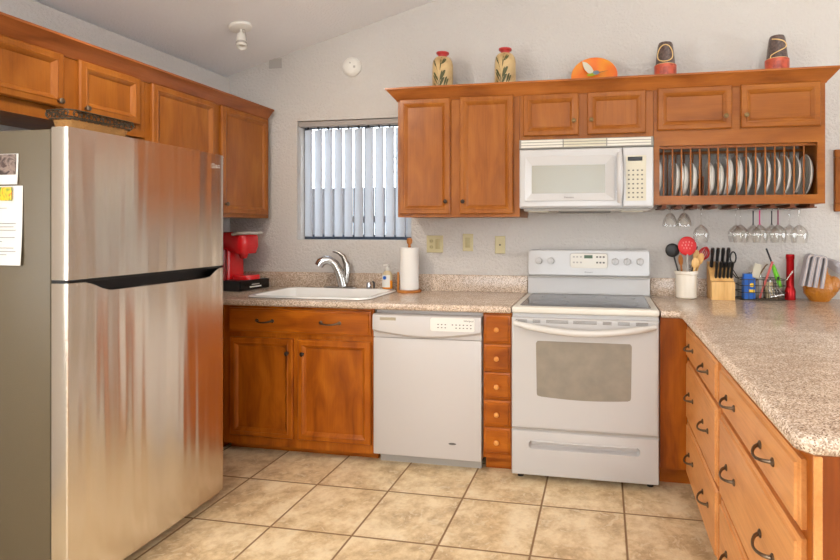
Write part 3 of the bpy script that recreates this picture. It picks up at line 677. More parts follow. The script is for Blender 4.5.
# ================================================================== RANGE
rg = thing('range', 'white electric range with glass cooktop below the microwave', 'range', (2.578, -.33, 0))
RX0, RX1 = 2.199, 2.957
g = G(); g.box(RX0+.002, RX1-.002, -.640, -.025, .035, .880); g.build('body', white_app, rg, smooth=False)
g = G(); g.box(RX0-.002, RX1+.002, -.655, -.085, .8805, .917, .012, 4); g.build('cooktop_frame', white_cream, rg)
P = rrect(RX0+.035, RX1-.035, -.610, -.105, .02); g = G(); g.rings([[(x, y, .916) for x, y in P], [(x, y, .9185) for x, y in P], [(x, y, .9188) for x, y in offset_poly(P, .003)]]); gt = g.build('cooktop_glass', cook_glass, rg)
for bx_, by_, r in ((2.385, -.475, .105), (2.385, -.235, .075), (2.775, -.475, .095), (2.775, -.235, .085), (2.58, -.19, .05)):
    g = G(); n = 40
    g.rings([[(bx_+rr_*math.cos(2*PI*i/n), by_+rr_*math.sin(2*PI*i/n), .9195) for i in range(n)] for rr_ in (r-.004, r)], False, False); g.build('burner_ring', burner_m, gt, smooth=False)
# oven door
f = FB(-.641)
od = G(); od.nest(f, RX0+.002, RX1-.002, .283, .862, [(0, 0), (0, .030), (.004, .037), (.010, .040), (.02, .040)]); od = od.build('oven_door', white_app, rg)
P = [(2.336, .470), (2.34, .460)]+[(2.36+.44*i/10, .455-.010*math.sin(PI*i/10)) for i in range(11)]+[(2.812, .460), (2.816, .470), (2.820, .733), (2.812, .745), (2.34, .745), (2.332, .733)]
g = G(); g.prism(P, f, .0395, .0415); g.build('window', oven_glass, od, smooth=False)
g = G(); n = 18
pts = [(RX0+.02+(RX1-RX0-.04)*i/n, -.690-.045*math.sin(PI*i/n)**.7, .836-.036*math.sin(PI*i/n)) for i in range(n+1)]
g.tube(pts, [.012+.006*min(1, 3*math.sin(PI*i/n)) for i in range(n+1)], 12, 1.0)
for x in (RX0+.028, RX1-.028): g.box(x-.010, x+.010, -.70, -.680, .825, .848, .003)
g.build('handle', pm('handle_white', srgb(206, 202, 196), .25, coat=.3), od)
for a, b in ((2.225, 2.285), (2.315, 2.355), (2.385, 2.50), (2.525, 2.645), (2.675, 2.72), (2.75, 2.81), (2.84, 2.90)):
    g = G()
    for k in range(3): g.box(a, b, -.6822, -.679, .8395+k*.006, .842+k*.006)
    g.build('vent_slots', pm('vent_tan', srgb(92, 84, 70), .6), od, smooth=False)
# storage drawer
P = rrect(2.292, 2.862, .178, .221, .020, 6); ou = [(RX0+.012, .048), (RX1-.012, .048), (RX1-.012, .262), (RX0+.012, .262)]
g = G(); g.nest(f, RX0+.002, RX1-.002, .038, .272, [(0, 0), (0, .030), (.005, .038), (.010, .040)]); g.bm.faces.ensure_lookup_table()
tf = [q for q in g.bm.faces if all(abs(v.co.y-f(0, 0, .040).y) < 1e-6 for v in q.verts)][0]; cv4 = list(tf.verts); g.bm.faces.remove(tf)
hv = [g.bm.verts.new(f(u, v, .040)) for u, v in P]; al = cv4+hv
for t in tessellate_polygon([[Vector((v.co.x, v.co.z, 0)) for v in cv4], [Vector((v.co.x, v.co.z, 0)) for v in hv]]): g.bm.faces.new([al[i] for i in t])
prev = hv
for ins, dd in ((.003, .036), (.006, .020), (.012, .014)):
    cur = [g.bm.verts.new(f(u, v, dd)) for u, v in offset_poly(P, ins)]
    for i in range(len(P)): g.bm.faces.new((prev[i], prev[(i+1) % len(P)], cur[(i+1) % len(P)], cur[i]))
    prev = cur
g.bm.faces.new(prev); dr = g.build('storage_drawer', white_app, rg)
g = G(); n = 16; g.tube([(2.31+.534*i/n, -.684, .2225-.004*math.sin(PI*i/n)) for i in range(n+1)], .005, 8); g.build('pull_lip', white_app, dr)
g = G(); g.box(RX0+.004, RX1-.004, -.668, -.6405, .2725, .2825); g.build('gap_strip', shade_grey, rg, smooth=False)
# backguard
g = G(); g.box(RX0+.006, RX1+.002, -.078, -.024, .918, 1.030); g.build('backguard_base', white_app, rg, smooth=False)
fb = lambda u, v, d: Vector((u, -.024-d, v))
P = rrect(RX0+.004, RX1+.004, 1.032, 1.196, .022, 5); P = [(u, v) for u, v in P]
g = G(); g.rings([[fb(u, v, 0) for u, v in P], [fb(u, v, .052+.016*(1-(v-1.03)/.17)) for u, v in P], [fb(u, v, .060+.016*(1-(v-1.03)/.17)) for u, v in offset_poly(P, .008)]]); bgd = g.build('control_panel', white_app, rg)
g = G(); g.box(RX0+.004, RX1+.004, -.088, -.079, 1.018, 1.030, .002); g.build('trim_strip', shade_grey, rg)
P = rrect(2.475, 2.702, 1.083, 1.172, .014); g = G(); g.prism(P, fb, .062, .072); dp = g.build('display_panel', white_cream, bgd, smooth=False)
P2 = rrect(2.470, 2.707, 1.078, 1.177, .018)
g = G(); g.rings([[fb(u, v, .0605) for u, v in P2], [fb(u, v, .070) for u, v in P2]]); g.build('display_border', shade_grey, bgd, smooth=False)
g = G(); g.box(2.560, 2.612, -.0975, -.0955, 1.144, 1.164); g.build('display', lens_m, dp, smooth=False)
for k, x in enumerate((2.496, 2.517, 2.540, 2.640, 2.660, 2.680)):
    for z in (1.153, 1.118):
        g = G(); g.box(x-.006, x+.006, -.0968, -.0955, z-.005, z+.005); g.build('button', shade_grey if k < 3 else text_m, dp, smooth=False)
text('Kenmore', .013, (2.588, -.1005, 1.058), R_BACK, text_m, rg, 'brand_lettering')
for x in (2.276, 2.352, 2.750, 2.822, 2.900):
    M = Matrix.Rotation(PI/2, 4, 'X')
    g = G(); g.lathe([(.027, 0), (.027, .004), (.021, .006), (.020, .022), (.016, .025), (0, .025)], (x, -.086, 1.125), M, 20); k_ = g.build('knob', white_app, bgd)
    g = G(); g.box(x-.004, x+.004, -.118, -.109, 1.107, 1.143, .002); g.build('grip', white_app, k_)
    g = G(); n = 20; g.rings([[(x+r*math.cos(2*PI*i/n), -.0872, 1.125+r*math.sin(2*PI*i/n)) for i in range(n)] for r in (.0272, .0305)], False, False); g.build('dial_ring', pm('ring_grey', srgb(120, 116, 112), .5), k_, smooth=False)
for x in (RX0+.04, RX1-.04):
    g = G(); g.lathe([(.018, 0), (.018, .03), (.012, .034), (0, .0345)], (x, -.60, 0), None, 12); g.build('foot', black_p, rg)
for x in (RX0+.04, RX1-.04):
    g = G(); g.lathe([(.018, 0), (.018, .03), (.012, .034), (0, .0345)], (x, -.10, 0), None, 12); g.build('foot', black_p, rg)

# ================================================================== MICROWAVE
mw = thing('microwave', 'white over-the-range microwave mounted above the cooktop', 'microwave', (2.57, -.2, 1.44))
MX0, MX1 = 2.196, 2.954
g = G(); g.box(MX0, MX1, -.362, -.003, 1.448, 1.845); g.build('body', white_app, mw, smooth=False)
g = G(); g.box(MX0, MX1, -.385, -.3625, 1.790, 1.845, .003)
gr_ = g.build('grille', pm('grille_slot_grey', srgb(138, 134, 126), .6), mw)
for k in range(3):
    for s_ in range(3):
        a = MX0+.012+s_*.246; g = G(); z = 1.798+k*.0155
        g.box(a, a+.240, -.3885, -.3845, z, z+.0115, .001); g.build('louver', cream_panel if s_ == 1 else white_cream, gr_)
f = FB(-.3625)
d = G(); a0, a1 = MX0+.003, 2.781
d.nest(f, a0, a1, 1.452, 1.785, [(0, 0), (0, .03), (.006, .036), (.030, .038)][:3]+[(.008, .0375)])
mdoor = d.build('door', white_app, mw)
# sloping window surround, modelled as a ring on the door face
o1 = [(2.231, 1.488), (2.741, 1.488), (2.741, 1.748), (2.231, 1.748)]; o2 = [(2.270, 1.529), (2.690, 1.529), (2.690, 1.694), (2.270, 1.694)]
g = G(); g.rings([[f(u, v, .037) for u, v in o1], [f(u, v, .046) for u, v in o1], [f(u, v, .047) for u, v in offset_poly(o1, .004)], [f(u, v, .0385) for u, v in o2]], True, True); sur = g.build('window_surround', white_app, mdoor, smooth=False)
g = G(); g.nest(f, 2.272, 2.688, 1.531, 1.692, [(0, .0386), (0, .0396)]); g.build('window', mw_glass, mdoor, smooth=False)
n = 12; pts = [(2.768, -.404-.030*math.sin(PI*i/n)**.7, 1.478+.275*i/n) for i in range(n+1)]
g = G(); g.tube(pts, [.012+.005*math.sin(PI*i/n) for i in range(n+1)], 10, 1.1); g.build('handle', white_app, mdoor)
text('Kenmore', .014, (2.486, -.4095, 1.508), R_BACK, text_m, mw, 'brand_lettering')
cpn = G(); cpn.nest(f, 2.785, MX1-.002, 1.452, 1.785, [(0, 0), (0, .03), (.006, .036), (.009, .0365)]); cpn = cpn.build('control_panel', white_app, mw)
g = G(); g.nest(f, 2.802, 2.912, 1.486, 1.738, [(0, .036), (0, .0375)]); kp = g.build('keypad', cream_panel, mw, smooth=False)
g = G(); g.nest(f, 2.812, 2.892, 1.708, 1.731, [(0, .037), (0, .0385)]); g.build('display', black_gloss, kp, smooth=False)
for r_ in range(7):
    for c_ in range(4):
        x = 2.818+c_*.024; z = 1.655-r_*.025
        g = G(); g.nest(f, x-.005, x+.005, z-.004, z+.004, [(0, .037), (0, .0382)]); g.build('button', text_m, kp, smooth=False)
g = G(); g.box(MX0+.02, MX1-.02, -.34, -.05, 1.432, 1.4475, .004); g.build('vent_base', shade_grey, mw)
for a, b in ((2.24, 2.36), (2.78, 2.90)):
    g = G(); g.box(a, b, -.33, -.25, 1.427, 1.4315); g.build('work_light', cream_panel, mw, smooth=False)
g = G(); g.box(2.42, 2.72, -.33, -.12, 1.426, 1.4315); g.build('filter', pm('filter_grey', srgb(110, 106, 100), .5, metal=.4), mw, smooth=False)

# ================================================================== FRIDGE
fr = thing('refrigerator', 'stainless top-freezer refrigerator with grey sides on the left', 'refrigerator', (.42, -1.485, 0))
FY0, FY1, FXF = -1.868, -1.100, .832
g = G(); g.box(.03, .755, FY0+.004, FY1-.004, .03, 1.684, .006, 2); g.build('cabinet_body', fridge_side, fr)
def fdoor(name, z0, z1, scoop):
    n = 24; ys = [FY0+(FY1-FY0)*i/n for i in range(n+1)]
    def xf(y):
        t = (y-FY0)/(FY1-FY0); e = min(t, 1-t)*(FY1-FY0)
        r = .005; x = FXF-.001+.012*math.sin(PI*t)
        if e < r: x -= r-math.sqrt(max(0, r*r-(r-e)**2))
        return x
    yy = sorted(set([round(v, 5) for v in ys+[FY0+.0004, FY0+.0012, FY0+.0025, FY0+.005, FY0+.0058, FY1-.0004, FY1-.0012, FY1-.0025, FY1-.005, FY1-.0058]]))
    def zt(y):
        if not scoop: return z1
        t = (y-(FY0+.055))/((FY1-.03)-(FY0+.055))
        if t <= 0 or t >= 1: return z1
        e = min(1, t/.16); e2 = min(1, (1-t)/.12); sm = lambda q: q*q*(3-2*q)
        return z1-.040*sm(e)*sm(e2)
    g = G(); bm = g.bm
    zs = lambda y: [z0+(zt(y)-z0)*k/6 for k in range(7)]
    F = [[bm.verts.new((xf(y), y, z)) for z in zs(y)] for y in yy]; B = [[bm.verts.new((.765, y, z)) for z in zs(y)] for y in yy]
    for i in range(len(yy)-1):
        for k in range(6):
            bm.faces.new((F[i][k], F[i+1][k], F[i+1][k+1], F[i][k+1])); bm.faces.new((B[i][k], B[i][k+1], B[i+1][k+1], B[i+1][k]))
        bm.faces.new((F[i][0], B[i][0], B[i+1][0], F[i+1][0])); bm.faces.new((F[i][6], F[i+1][6], B[i+1][6], B[i][6]))
    for i in (0, -1):
        for k in range(6): bm.faces.new((F[i][k], F[i][k+1], B[i][k+1], B[i][k]))
    return g.build(name, steel_m, fr, sharp=50)
fdoor('freezer_door', 1.150, 1.690, False)
fdoor('fridge_door', .045, 1.138, True)
g = G(); g.box(.757, .812, FY0+.012, FY1-.012, 1.085, 1.1495); g.build('grip_recess', black_gloss, fr, smooth=False) if False else g.bm.free()
g = G(); g.box(.765, .828, FY0+.006, FY1-.006, 1.139, 1.149, .001); g.build('handle_trim', black_p, fr)
g = G(); g.box(.756, .7645, FY0+.008, FY1-.008, .05, 1.684); g.build('door_gasket', black_p, fr, smooth=False)
g = G(); g.box(.70, .80, FY0+.01, FY0+.05, 1.6985, 1.708, .002); g.box(.70, .80, FY1-.05, FY1-.01, 1.6985, 1.708, .002); g.bm.free()
for y in (FY0+.06, FY1-.06):
    g = G(); g.lathe([(.02, 0), (.02, .028), (.012, .0295), (0, .0295)], (.70, y, 0), None, 12); g.build('foot', black_p, fr)
    g = G(); g.lathe([(.02, 0), (.02, .028), (.012, .0295), (0, .0295)], (.10, y, 0), None, 12); g.build('foot', black_p, fr)
g = G(); g.box(.72, .755, FY0+.03, FY1-.03, .006, .0295); g.build('base_grille', black_p, fr, smooth=False)
# logo: round mark and letters
lx = .8385
g = G(); n = 20; g.rings([[(lx, -1.176+r*math.cos(2*PI*i/n), 1.632+r*math.sin(2*PI*i/n)) for i in range(n)] for r in (.0095, .0115)], False, False); g.box(lx-.0002, lx+.0004, -1.177, -1.175, 1.626, 1.638); g.build('round_emblem', white_plain, fr, smooth=False)
text('LG', .022, (lx, -1.147, 1.631), R_LEFT, white_plain, fr, 'brand_lettering')

# things held to the fridge side (facing -y)
fy = FY0+.004
def sheet(name, u0, u1, v0, v1, mat, off, curl=.008):
    g = G(); n = 8; top = []; 
    for z in [v0+(v1-v0)*k/n for k in range(n+1)]:
        c = curl*((v1-z)/(v1-v0))**2
        top.append([Vector((u0, fy-off-c*.3, z)), Vector((u1, fy-off-c, z)), Vector((u1, fy-off-c-.0006, z)), Vector((u0, fy-off-c*.3-.0006, z))])
    g.rings(top); return g.build(name, mat, None)
o = sheet('printed_sheet', .44, .640, 1.200, 1.485, paper, .002); recenter(o, (.54, fy-.002, 1.2)); solo(o, 'white printed sheet of paper pinned to the fridge side', 'paper')
ls = []
for k, (z, wd) in enumerate(((1.405, .12), (1.350, .16), (1.338, .15), (1.326, .16), (1.300, .155), (1.285, .1), (1.262, .15), (1.250, .16), (1.238, .12))):
    g = G(); g.box(.455, .455+wd, fy-.0075-.0002*k, fy-.0066, z-.0008, z+.0008); q = g.build('text_line', ink, None, smooth=False); q.parent = o; q.location = -Vector(o.location)
o = sheet('photo_print', .44, .620, 1.490, 1.600, paper, .0015, .004); recenter(o, (.53, fy-.002, 1.49)); solo(o, 'small photo print with dark picture above the sheet on the fridge', 'photo')
g = G(); g.box(.442, .612, fy-.0055, fy-.0045, 1.525, 1.598); q = g.build('picture', pattern_mat('dark_snapshot', [(0.35, srgb(60, 44, 40)), (0.5, srgb(150, 130, 120)), (0.65, srgb(70, 50, 44))], 30, 1), None, smooth=False); q.parent = o; q.location = -Vector(o.location)
g = G(); g.box(.52, .598, fy-.011, fy-.006, 1.432, 1.480, .001); o = g.build('fridge_magnet', pattern_mat('colourful_magnet', [(0.3, srgb(60, 140, 60)), (0.5, srgb(240, 200, 40)), (0.6, srgb(230, 110, 40)), (0.75, srgb(50, 130, 190))], 26, 1)); recenter(o, (.56, fy-.008, 1.43)); solo(o, 'colourful rectangular magnet holding the printed sheet', 'magnet')

# basket on the fridge
bk = thing('wire_basket', 'wicker tray basket with a scrolled iron rim on top of the fridge', 'basket', (.62, -1.60, 1.6845))
BX0, BX1, BY0, BY1 = .585, .705, -1.75, -1.475
g = G()
P0 = rrect(BX0+.02, BX1-.02, BY0+.02, BY1-.02, .03); P1 = rrect(BX0+.008, BX1-.008, BY0+.008, BY1-.008, .035)
g.rings([[(x, y, 1.685) for x, y in P0], [(x, y, 1.745) for x, y in P1], [(x, y, 1.745) for x, y in offset_poly(P1, .006)], [(x, y, 1.692) for x, y in offset_poly(P0, .006)]]); g.build('wicker_tray', wicker, bk, smooth=False)
g = G(); P = rrect(BX0-.004, BX1+.004, BY0-.004, BY1+.004, .03); g.loop([(x, y, 1.781) for x, y in P], .0028); g.build('top_wire', iron, bk)
g = G(); P = rrect(BX0+.002, BX1-.002, BY0+.002, BY1-.002, .03); g.loop([(x, y, 1.750) for x, y in P], .0028); g.build('lower_wire', iron, bk)
def scroll(cx, cy, ax):
    g = G(); pts = []
    for i in range(26):
        a = 2*PI*1.6*i/25; r = .014*(1-.55*i/25); du = r*math.cos(a); dz = r*math.sin(a)
        pts.append((cx+(du if ax == 0 else 0), cy+(du if ax == 1 else 0), 1.766+dz))
    g.tube(pts, .0016, 6); g.build('scroll', iron, bk)
for k in range(9):
    y = BY0+.02+k*(BY1-BY0-.04)/8; scroll(BX1+.002, y, 1); scroll(BX0-.002, y, 1)
for k in range(4):
    x = BX0+.02+k*(BX1-BX0-.04)/3; scroll(x, BY0-.002, 0); scroll(x, BY1+.002, 0)

# ================================================================== COFFEE CORNER
RZ = math.radians(-6)
cdx, cdy = .205, -.185
pd_ = thing('pod_drawer', 'black coffee pod drawer under the red coffee maker', 'drawer', (cdx, cdy, .9145), RZ)
def T(x, y, z): return Matrix.Translation((cdx, cdy, 0)) @ Matrix.Rotation(RZ, 4, 'Z') @ Vector((x, y, z))
class GL(G):
    def build(s, *a, **k): s.bm.transform(Matrix.Translation((cdx, cdy, 0)) @ Matrix.Rotation(RZ, 4, 'Z')); return G.build(s, *a, **k)
g = GL(); g.box(-.16, .135, -.13, .13, .9150, .984, .003); g.build('case', black_p, pd_)
g = GL(); g.box(.136, .150, -.13, .13, .918, .982, .003); g.build('drawer_front', black_gloss, pd_)
g = GL(); g.box(.1502, .1508, -.035, .035, .950, .957); g.build('lettering_line', shade_grey, pd_, smooth=False)
g = GL(); g.box(.1502, .1508, -.052, .052, .934, .942); g.build('lettering_line', white_plain, pd_, smooth=False)
km = thing('coffee_maker', 'red single-serve coffee maker on the black pod drawer in the corner', 'coffee maker', (cdx, cdy, .985), RZ)
zz = .985
g = GL(); P = rrect(-.13, .0, -.085, .075, .03); g.rings([[(x, y, zz) for x, y in P], [(x, y, zz+.22) for x, y in offset_poly(P, .004)]]); g.build('body', red_p, km)
g = GL(); P = rrect(-.14, .125, -.085, .085, .05, 6); g.rings([[(x, y, zz+.175+(.0 if x > 0 else .03)) for x, y in offset_poly(P, .015)], [(x, y, zz+.222) for x, y in P], [(x, y, zz+.285) for x, y in P], [(x, y, zz+.315) for x, y in offset_poly(P, .012)], [(x, y, zz+.322) for x, y in offset_poly(P, .03)]]); g.build('brew_head', red_p, km)
g = GL(); pts = [(.05, -.094, zz+.306), (.09, -.092, zz+.312), (.150, -.05, zz+.314), (.165, 0, zz+.312), (.150, .05, zz+.314), (.09, .092, zz+.312), (.05, .094, zz+.306)]
g.tube(pts, .011, 10, 1.3); g.build('lid_handle', shade_grey, km)
g = GL(); P = rrect(.002, .150, -.070, .070, .045, 6); g.rings([[(x, y, zz+.0005) for x, y in P], [(x, y, zz+.020) for x, y in P], [(x, y, zz+.030) for x, y in offset_poly(P, .006)]]); g.build('drip_tray', red_p, km)
g = GL(); g.lathe([(.02, zz+.140), (.028, zz+.16), (.03, zz+.1765)], (.05, 0, 0), None, 16); g.build('spout', red_p, km)
g = GL(); P = rrect(-.12, .01, -.135, -.088, .02); g.rings([[(x, y, zz) for x, y in P], [(x, y, zz+.20) for x, y in P], [(x, y, zz+.21) for x, y in offset_poly(P, .008)]]); g.build('water_tank', pm('tank_smoke_red', srgb(120, 16, 20), .15, coat=.5), km)

# ================================================================== WALL PLATES, DETECTOR, LAMPS
def wplate(label, x0, x1, z0, z1, kind):
    o = thing('wall_plate', label, 'wall plate', ((x0+x1)/2, 0, z0))
    g = G(); g.nest(FB(-.001), x0, x1, z0, z1, [(0, 0), (0, .003), (.004, .006), (.006, .006)]); g.build('cover', ivory, o)
    zc = (z0+z1)/2
    if 'r' in kind:
        xc = x1-.035 if 'o' in kind else (x0+x1)/2
        g = G(); g.nest(FB(-.006), xc-.017, xc+.017, zc-.033, zc+.033, [(0, 0), (0, .002), (.003, .004)]); g.build('rocker', ivory_d, o)
    if 'o' in kind:
        xc = x0+.035
        for e in (-1, 1):
            g = G(); P = [(xc+.015*math.cos(2*PI*i/16), zc+e*.02+.014*math.sin(2*PI*i/16)) for i in range(16)]; g.prism(P, FB(-.006), 0, .003); q = g.build('socket', ivory_d, o, smooth=False)
            for s_ in (-1, 1):
                g = G(); g.box(xc+s_*.006-.001, xc+s_*.006+.001, -.0102, -.009, zc+e*.02-.004, zc+e*.02+.004); g.build('slot', black_p, q, smooth=False)
    if 'c' in kind:
        g = G(); g.lathe([(.006, 0), (.006, .005), (0, .005)], ((x0+x1)/2, -.006, zc), Matrix.Rotation(PI/2, 4, 'X'), 10); g.build('jack', black_p, o)
    return o
wplate('double ivory outlet and switch plate beside the paper towels', 1.500, 1.616, 1.167, 1.283, 'ro')
wplate('single ivory rocker switch plate, middle one of three above the counter', 1.752, 1.824, 1.178, 1.294, 'r')
wplate('ivory blank plate with a single black jack just left of the range', 1.972, 2.042, 1.164, 1.280, 'c')
sd = thing('smoke_detector', 'round white smoke detector high on the wall above the window', 'smoke detector', (.958, 0, 2.453))
M = Matrix.Rotation(PI/2, 4, 'X')
g = G(); g.lathe([(.068, .001), (.068, .012), (.062, .020), (.055, .034), (.045, .040), (0, .042)], (.958, 0, 2.453), M, 32); g.build('housing', white_plain, sd)
g = G(); g.lathe([(.006, .042), (.006, .044), (0, .044)], (.962, 0, 2.470), M, 10); g.build('test_button', shade_grey, sd)
g = G(); g.box(.985, 1.0, -.042, -.036, 2.435, 2.450); g.build('speaker_vent', shade_grey, sd, smooth=False)
g = G(); g.box(.318, .420, -.006, -.001, 2.475, 2.545, .001); o = g.build('shadow_patch', pm('grey_patch', srgb(176, 170, 164), .8)); recenter(o, (.37, 0, 2.475)); solo(o, 'small grey square of painted shadow on the wall just under the ceiling', 'shadow patch')  # thin grey square standing in for a cast shadow on the wall

SL = math.atan(.274)
def spot_lamp(label, x, y, aim, power, col, size=.04, spread=150):
    z = cz(x)
    o = thing('ceiling_spotlight', label, 'lamp', (x, y, z))
    Mx = Matrix.Rotation(-SL, 4, 'Y') @ Matrix.Rotation(PI, 4, 'X')
    c = Vector((x, y, z))
    g = G(); g.lathe([(.066, .001), (.068, .006), (.064, .016), (.050, .022), (.014, .024), (0, .024)], c, Mx, 28); g.build('ceiling_canopy', white_plain, o)
    dn = Vector((math.sin(SL), 0, -math.cos(SL)))
    p0 = c+dn*.022; a = Vector(aim).normalized(); hc = p0+Vector((0.01, -.01, -.045)); MM = a.to_track_quat('Z', 'Y').to_matrix().to_4x4()
    g = G(); g.tube([p0, hc], .006, 8); g.build('swivel_stem', white_plain, o)
    g = G(); g.lathe([(.010, -.035), (.022, -.030), (.026, 0), (.029, .035), (.030, .062), (.024, .060), (.022, .040), (0, .038)], hc+a*.02, MM, 20); hd = g.build('lamp_head', white_plain, o)
    g = G(); g.lathe([(.0315, .030), (.0325, .034), (.0325, .042), (.0315, .046)], hc+a*.02, MM, 20, False); g.build('head_ring', shade_grey, hd)
    side = a.cross(Vector((0, 1, 0))).normalized()*.033
    g = G(); g.tube([p0, p0+side*.8+Vector((0, 0, -.01)), hc+side+a*.0, hc+side*1.0+a*.045], .0022, 6); g.build('spring_wire', shade_grey, hd)
    if power > 0:
        l = bpy.data.lights.new('spot_bulb', 'SPOT'); l.energy = power; l.color = col; l.spot_size = math.radians(spread); l.spot_blend = .9; l.shadow_soft_size = size
        lo_ = bpy.data.objects.new('spot_bulb', l); COL.objects.link(lo_); lo_.parent = o; lo_.location = WM_[o.name].inverted() @ (hc+a*.092); lo_.rotation_euler = (-a).to_track_quat('Z', 'Y').to_euler()
    return o
spot_lamp('small white ceiling spotlight above the corner of the cabinets', .478, -.518, (.25, -.25, -1), 0, (1, .9, .8))
spot_lamp('white ceiling spotlight over the aisle in front of the fridge', .763, -1.75, (.22, .66, -1), 118, (1, .90, .78), .028, 140)
spot_lamp('white ceiling spotlight above the peninsula', 3.93, -1.45, (-.1, .5, -1), 38, (1, .91, .80))

# ================================================================== ON TOP OF THE CABINETS
TZ = 2.131
def leaf_strip(cx, cy, prof, a0, z0, a1, z1, wmax, parent, bend=.3):
    """painted leaf following the lathe surface"""
    def R(z):
        for (r1, h1), (r2, h2) in zip(prof, prof[1:]):
            if h1 <= z <= h2: return r1+(r2-r1)*(z-h1)/max(1e-6, h2-h1)
        return prof[-1][0]
    g = G(); n = 9; L_, R_ = [], []
    for i in range(n+1):
        t = i/n; a = a0+(a1-a0)*t; z = z0+(z1-z0)*t+bend*.02*math.sin(PI*t); w_ = wmax*math.sin(PI*min(1, max(.02, t)))**.8*1.7+.0006
        for s_, ls_ in ((-1, L_), (1, R_)):
            zz_ = z+s_*w_*.5; aa = a-s_*w_*8*(z1-z0)*2; r = R(zz_-TZ)+.0008
            ls_.append(g.bm.verts.new((cx+r*math.cos(aa), cy+r*math.sin(aa), zz_)))
    for i in range(n): g.bm.faces.new((L_[i], L_[i+1], R_[i+1], R_[i]))
    g.build('painted_leaf', leaf_paint, parent)
def tan_vase(label, cx, cy, h, rot=0):
    o = thing('vase', label, 'vase', (cx, cy, TZ))
    r = .066; hb = h-.03
    prof = [(r*.86, 0), (r*.93, .005), (r, .04), (r*1.02, hb*.5), (r, hb-.05), (r*.93, hb-.025), (r*.72, hb-.006), (r*.45, hb)]
    g = G(); g.lathe([(a, TZ+b) for a, b in prof], (cx, cy, 0), None, 32); bd = g.build('body', vase_body, o)
    g = G(); g.lathe([(r*.42, TZ+hb), (r*.44, TZ+hb+.012), (r*.62, TZ+hb+.022), (r*.63, TZ+h), (r*.45, TZ+h-.002), (r*.35, TZ+hb+.008)], (cx, cy, 0), None, 24); g.build('rim', vase_red, o)
    for (a0, z0, a1, z1, w_) in ((-1.55, .20, -1.35, .29, .016), (-1.7, .17, -2.1, .26, .018), (-1.5, .14, -1.0, .20, .018), (-1.65, .13, -2.3, .19, .018), (-1.4, .24, -.9, .27, .016), (-1.2, .10, -.85, .16, .016), (-1.9, .22, -2.4, .27, .014), (-1.6, .03, -1.75, .17, .010), (-1.7, .06, -2.2, .12, .014), (-1.65, .09, -1.1, .155, .016), (-1.65, .05, -1.15, .075, .014), (-1.75, .11, -2.35, .175, .014), (-1.4, .02, -.9, .06, .013), (-1.6, .12, -1.3, .20, .013), (-2.1, .03, -2.5, .09, .014), (-1.0, .10, -.7, .15, .012), (-1.8, .02, -2.2, .05, .012)):
        leaf_strip(cx, cy, prof, a0+rot, TZ+z0, a1+rot, TZ+z1, w_, bd)
    return o
tan_vase('tan leaf-painted vase with red rim at the left end of the cabinet tops', 1.659, -.15, .330)
tan_vase('tan leaf-painted vase with red rim, second from the left on the cabinets', 2.069, -.15, .330, -.12)
# decorative plate
dp_ = thing('decorative_plate', 'orange plate painted with a white-winged bird on the cabinet top', 'plate', (2.622, -.12, TZ))
lean = Matrix.Translation((2.622, -.160, TZ+.009)) @ Matrix.Rotation(math.radians(-24), 4, 'X')
PR = .158
g = G(); Mq = lean @ Matrix.Translation((0, -.0, PR-.052+.0)) @ Matrix.Rotation(PI/2, 4, 'X')
PR = .142
Mq = lean @ Matrix.Translation((0, 0, PR)) @ Matrix.Rotation(PI/2, 4, 'X')
g.lathe([(.05, -.006), (.09, -.004), (PR-.004, .012), (PR, .016), (PR-.003, .018), (.098, .006), (.09, .001), (0, .0)], (0, 0, 0), Mq, 40); dpl = g.build('dish', plate_paint, dp_)
def decal(pts, off, name, mat):
    g = G(); V = [g.bm.verts.new(Mq @ Vector((x, y, off))) for x, y in pts]; V2 = [g.bm.verts.new(Mq @ Vector((x, y, off+.0008))) for x, y in pts]
    g.bm.faces.new(V); g.bm.faces.new(V2[::-1])
    for i in range(len(V)): g.bm.faces.new((V[i], V[(i+1) % len(V)], V2[(i+1) % len(V)], V2[i]))
    g.build(name, mat, dpl, smooth=False)
decal([(-.075, .112), (-.045, .100), (-.02, .07), (-.004, .035), (-.012, .012), (-.035, .016), (-.058, .045), (-.07, .08)], .019, 'painted_wing', pm('wing_cream', srgb(214, 206, 186), .4))
decal([(-.045, .006), (-.02, .014), (.01, .030), (.028, .028), (.02, .006), (-.01, -.008), (-.04, -.006)], .0195, 'painted_body', pm('bird_green', srgb(160, 168, 40), .4))
decal([(.012+.020*math.cos(a*PI/6), .018+.016*math.sin(a*PI/6)) for a in range(12)], .0205, 'painted_head', pm('bird_grey', srgb(120, 130, 140), .4))
decal([(.028, .020), (.085, .030), (.028, .014)], .0205, 'painted_beak', ink)
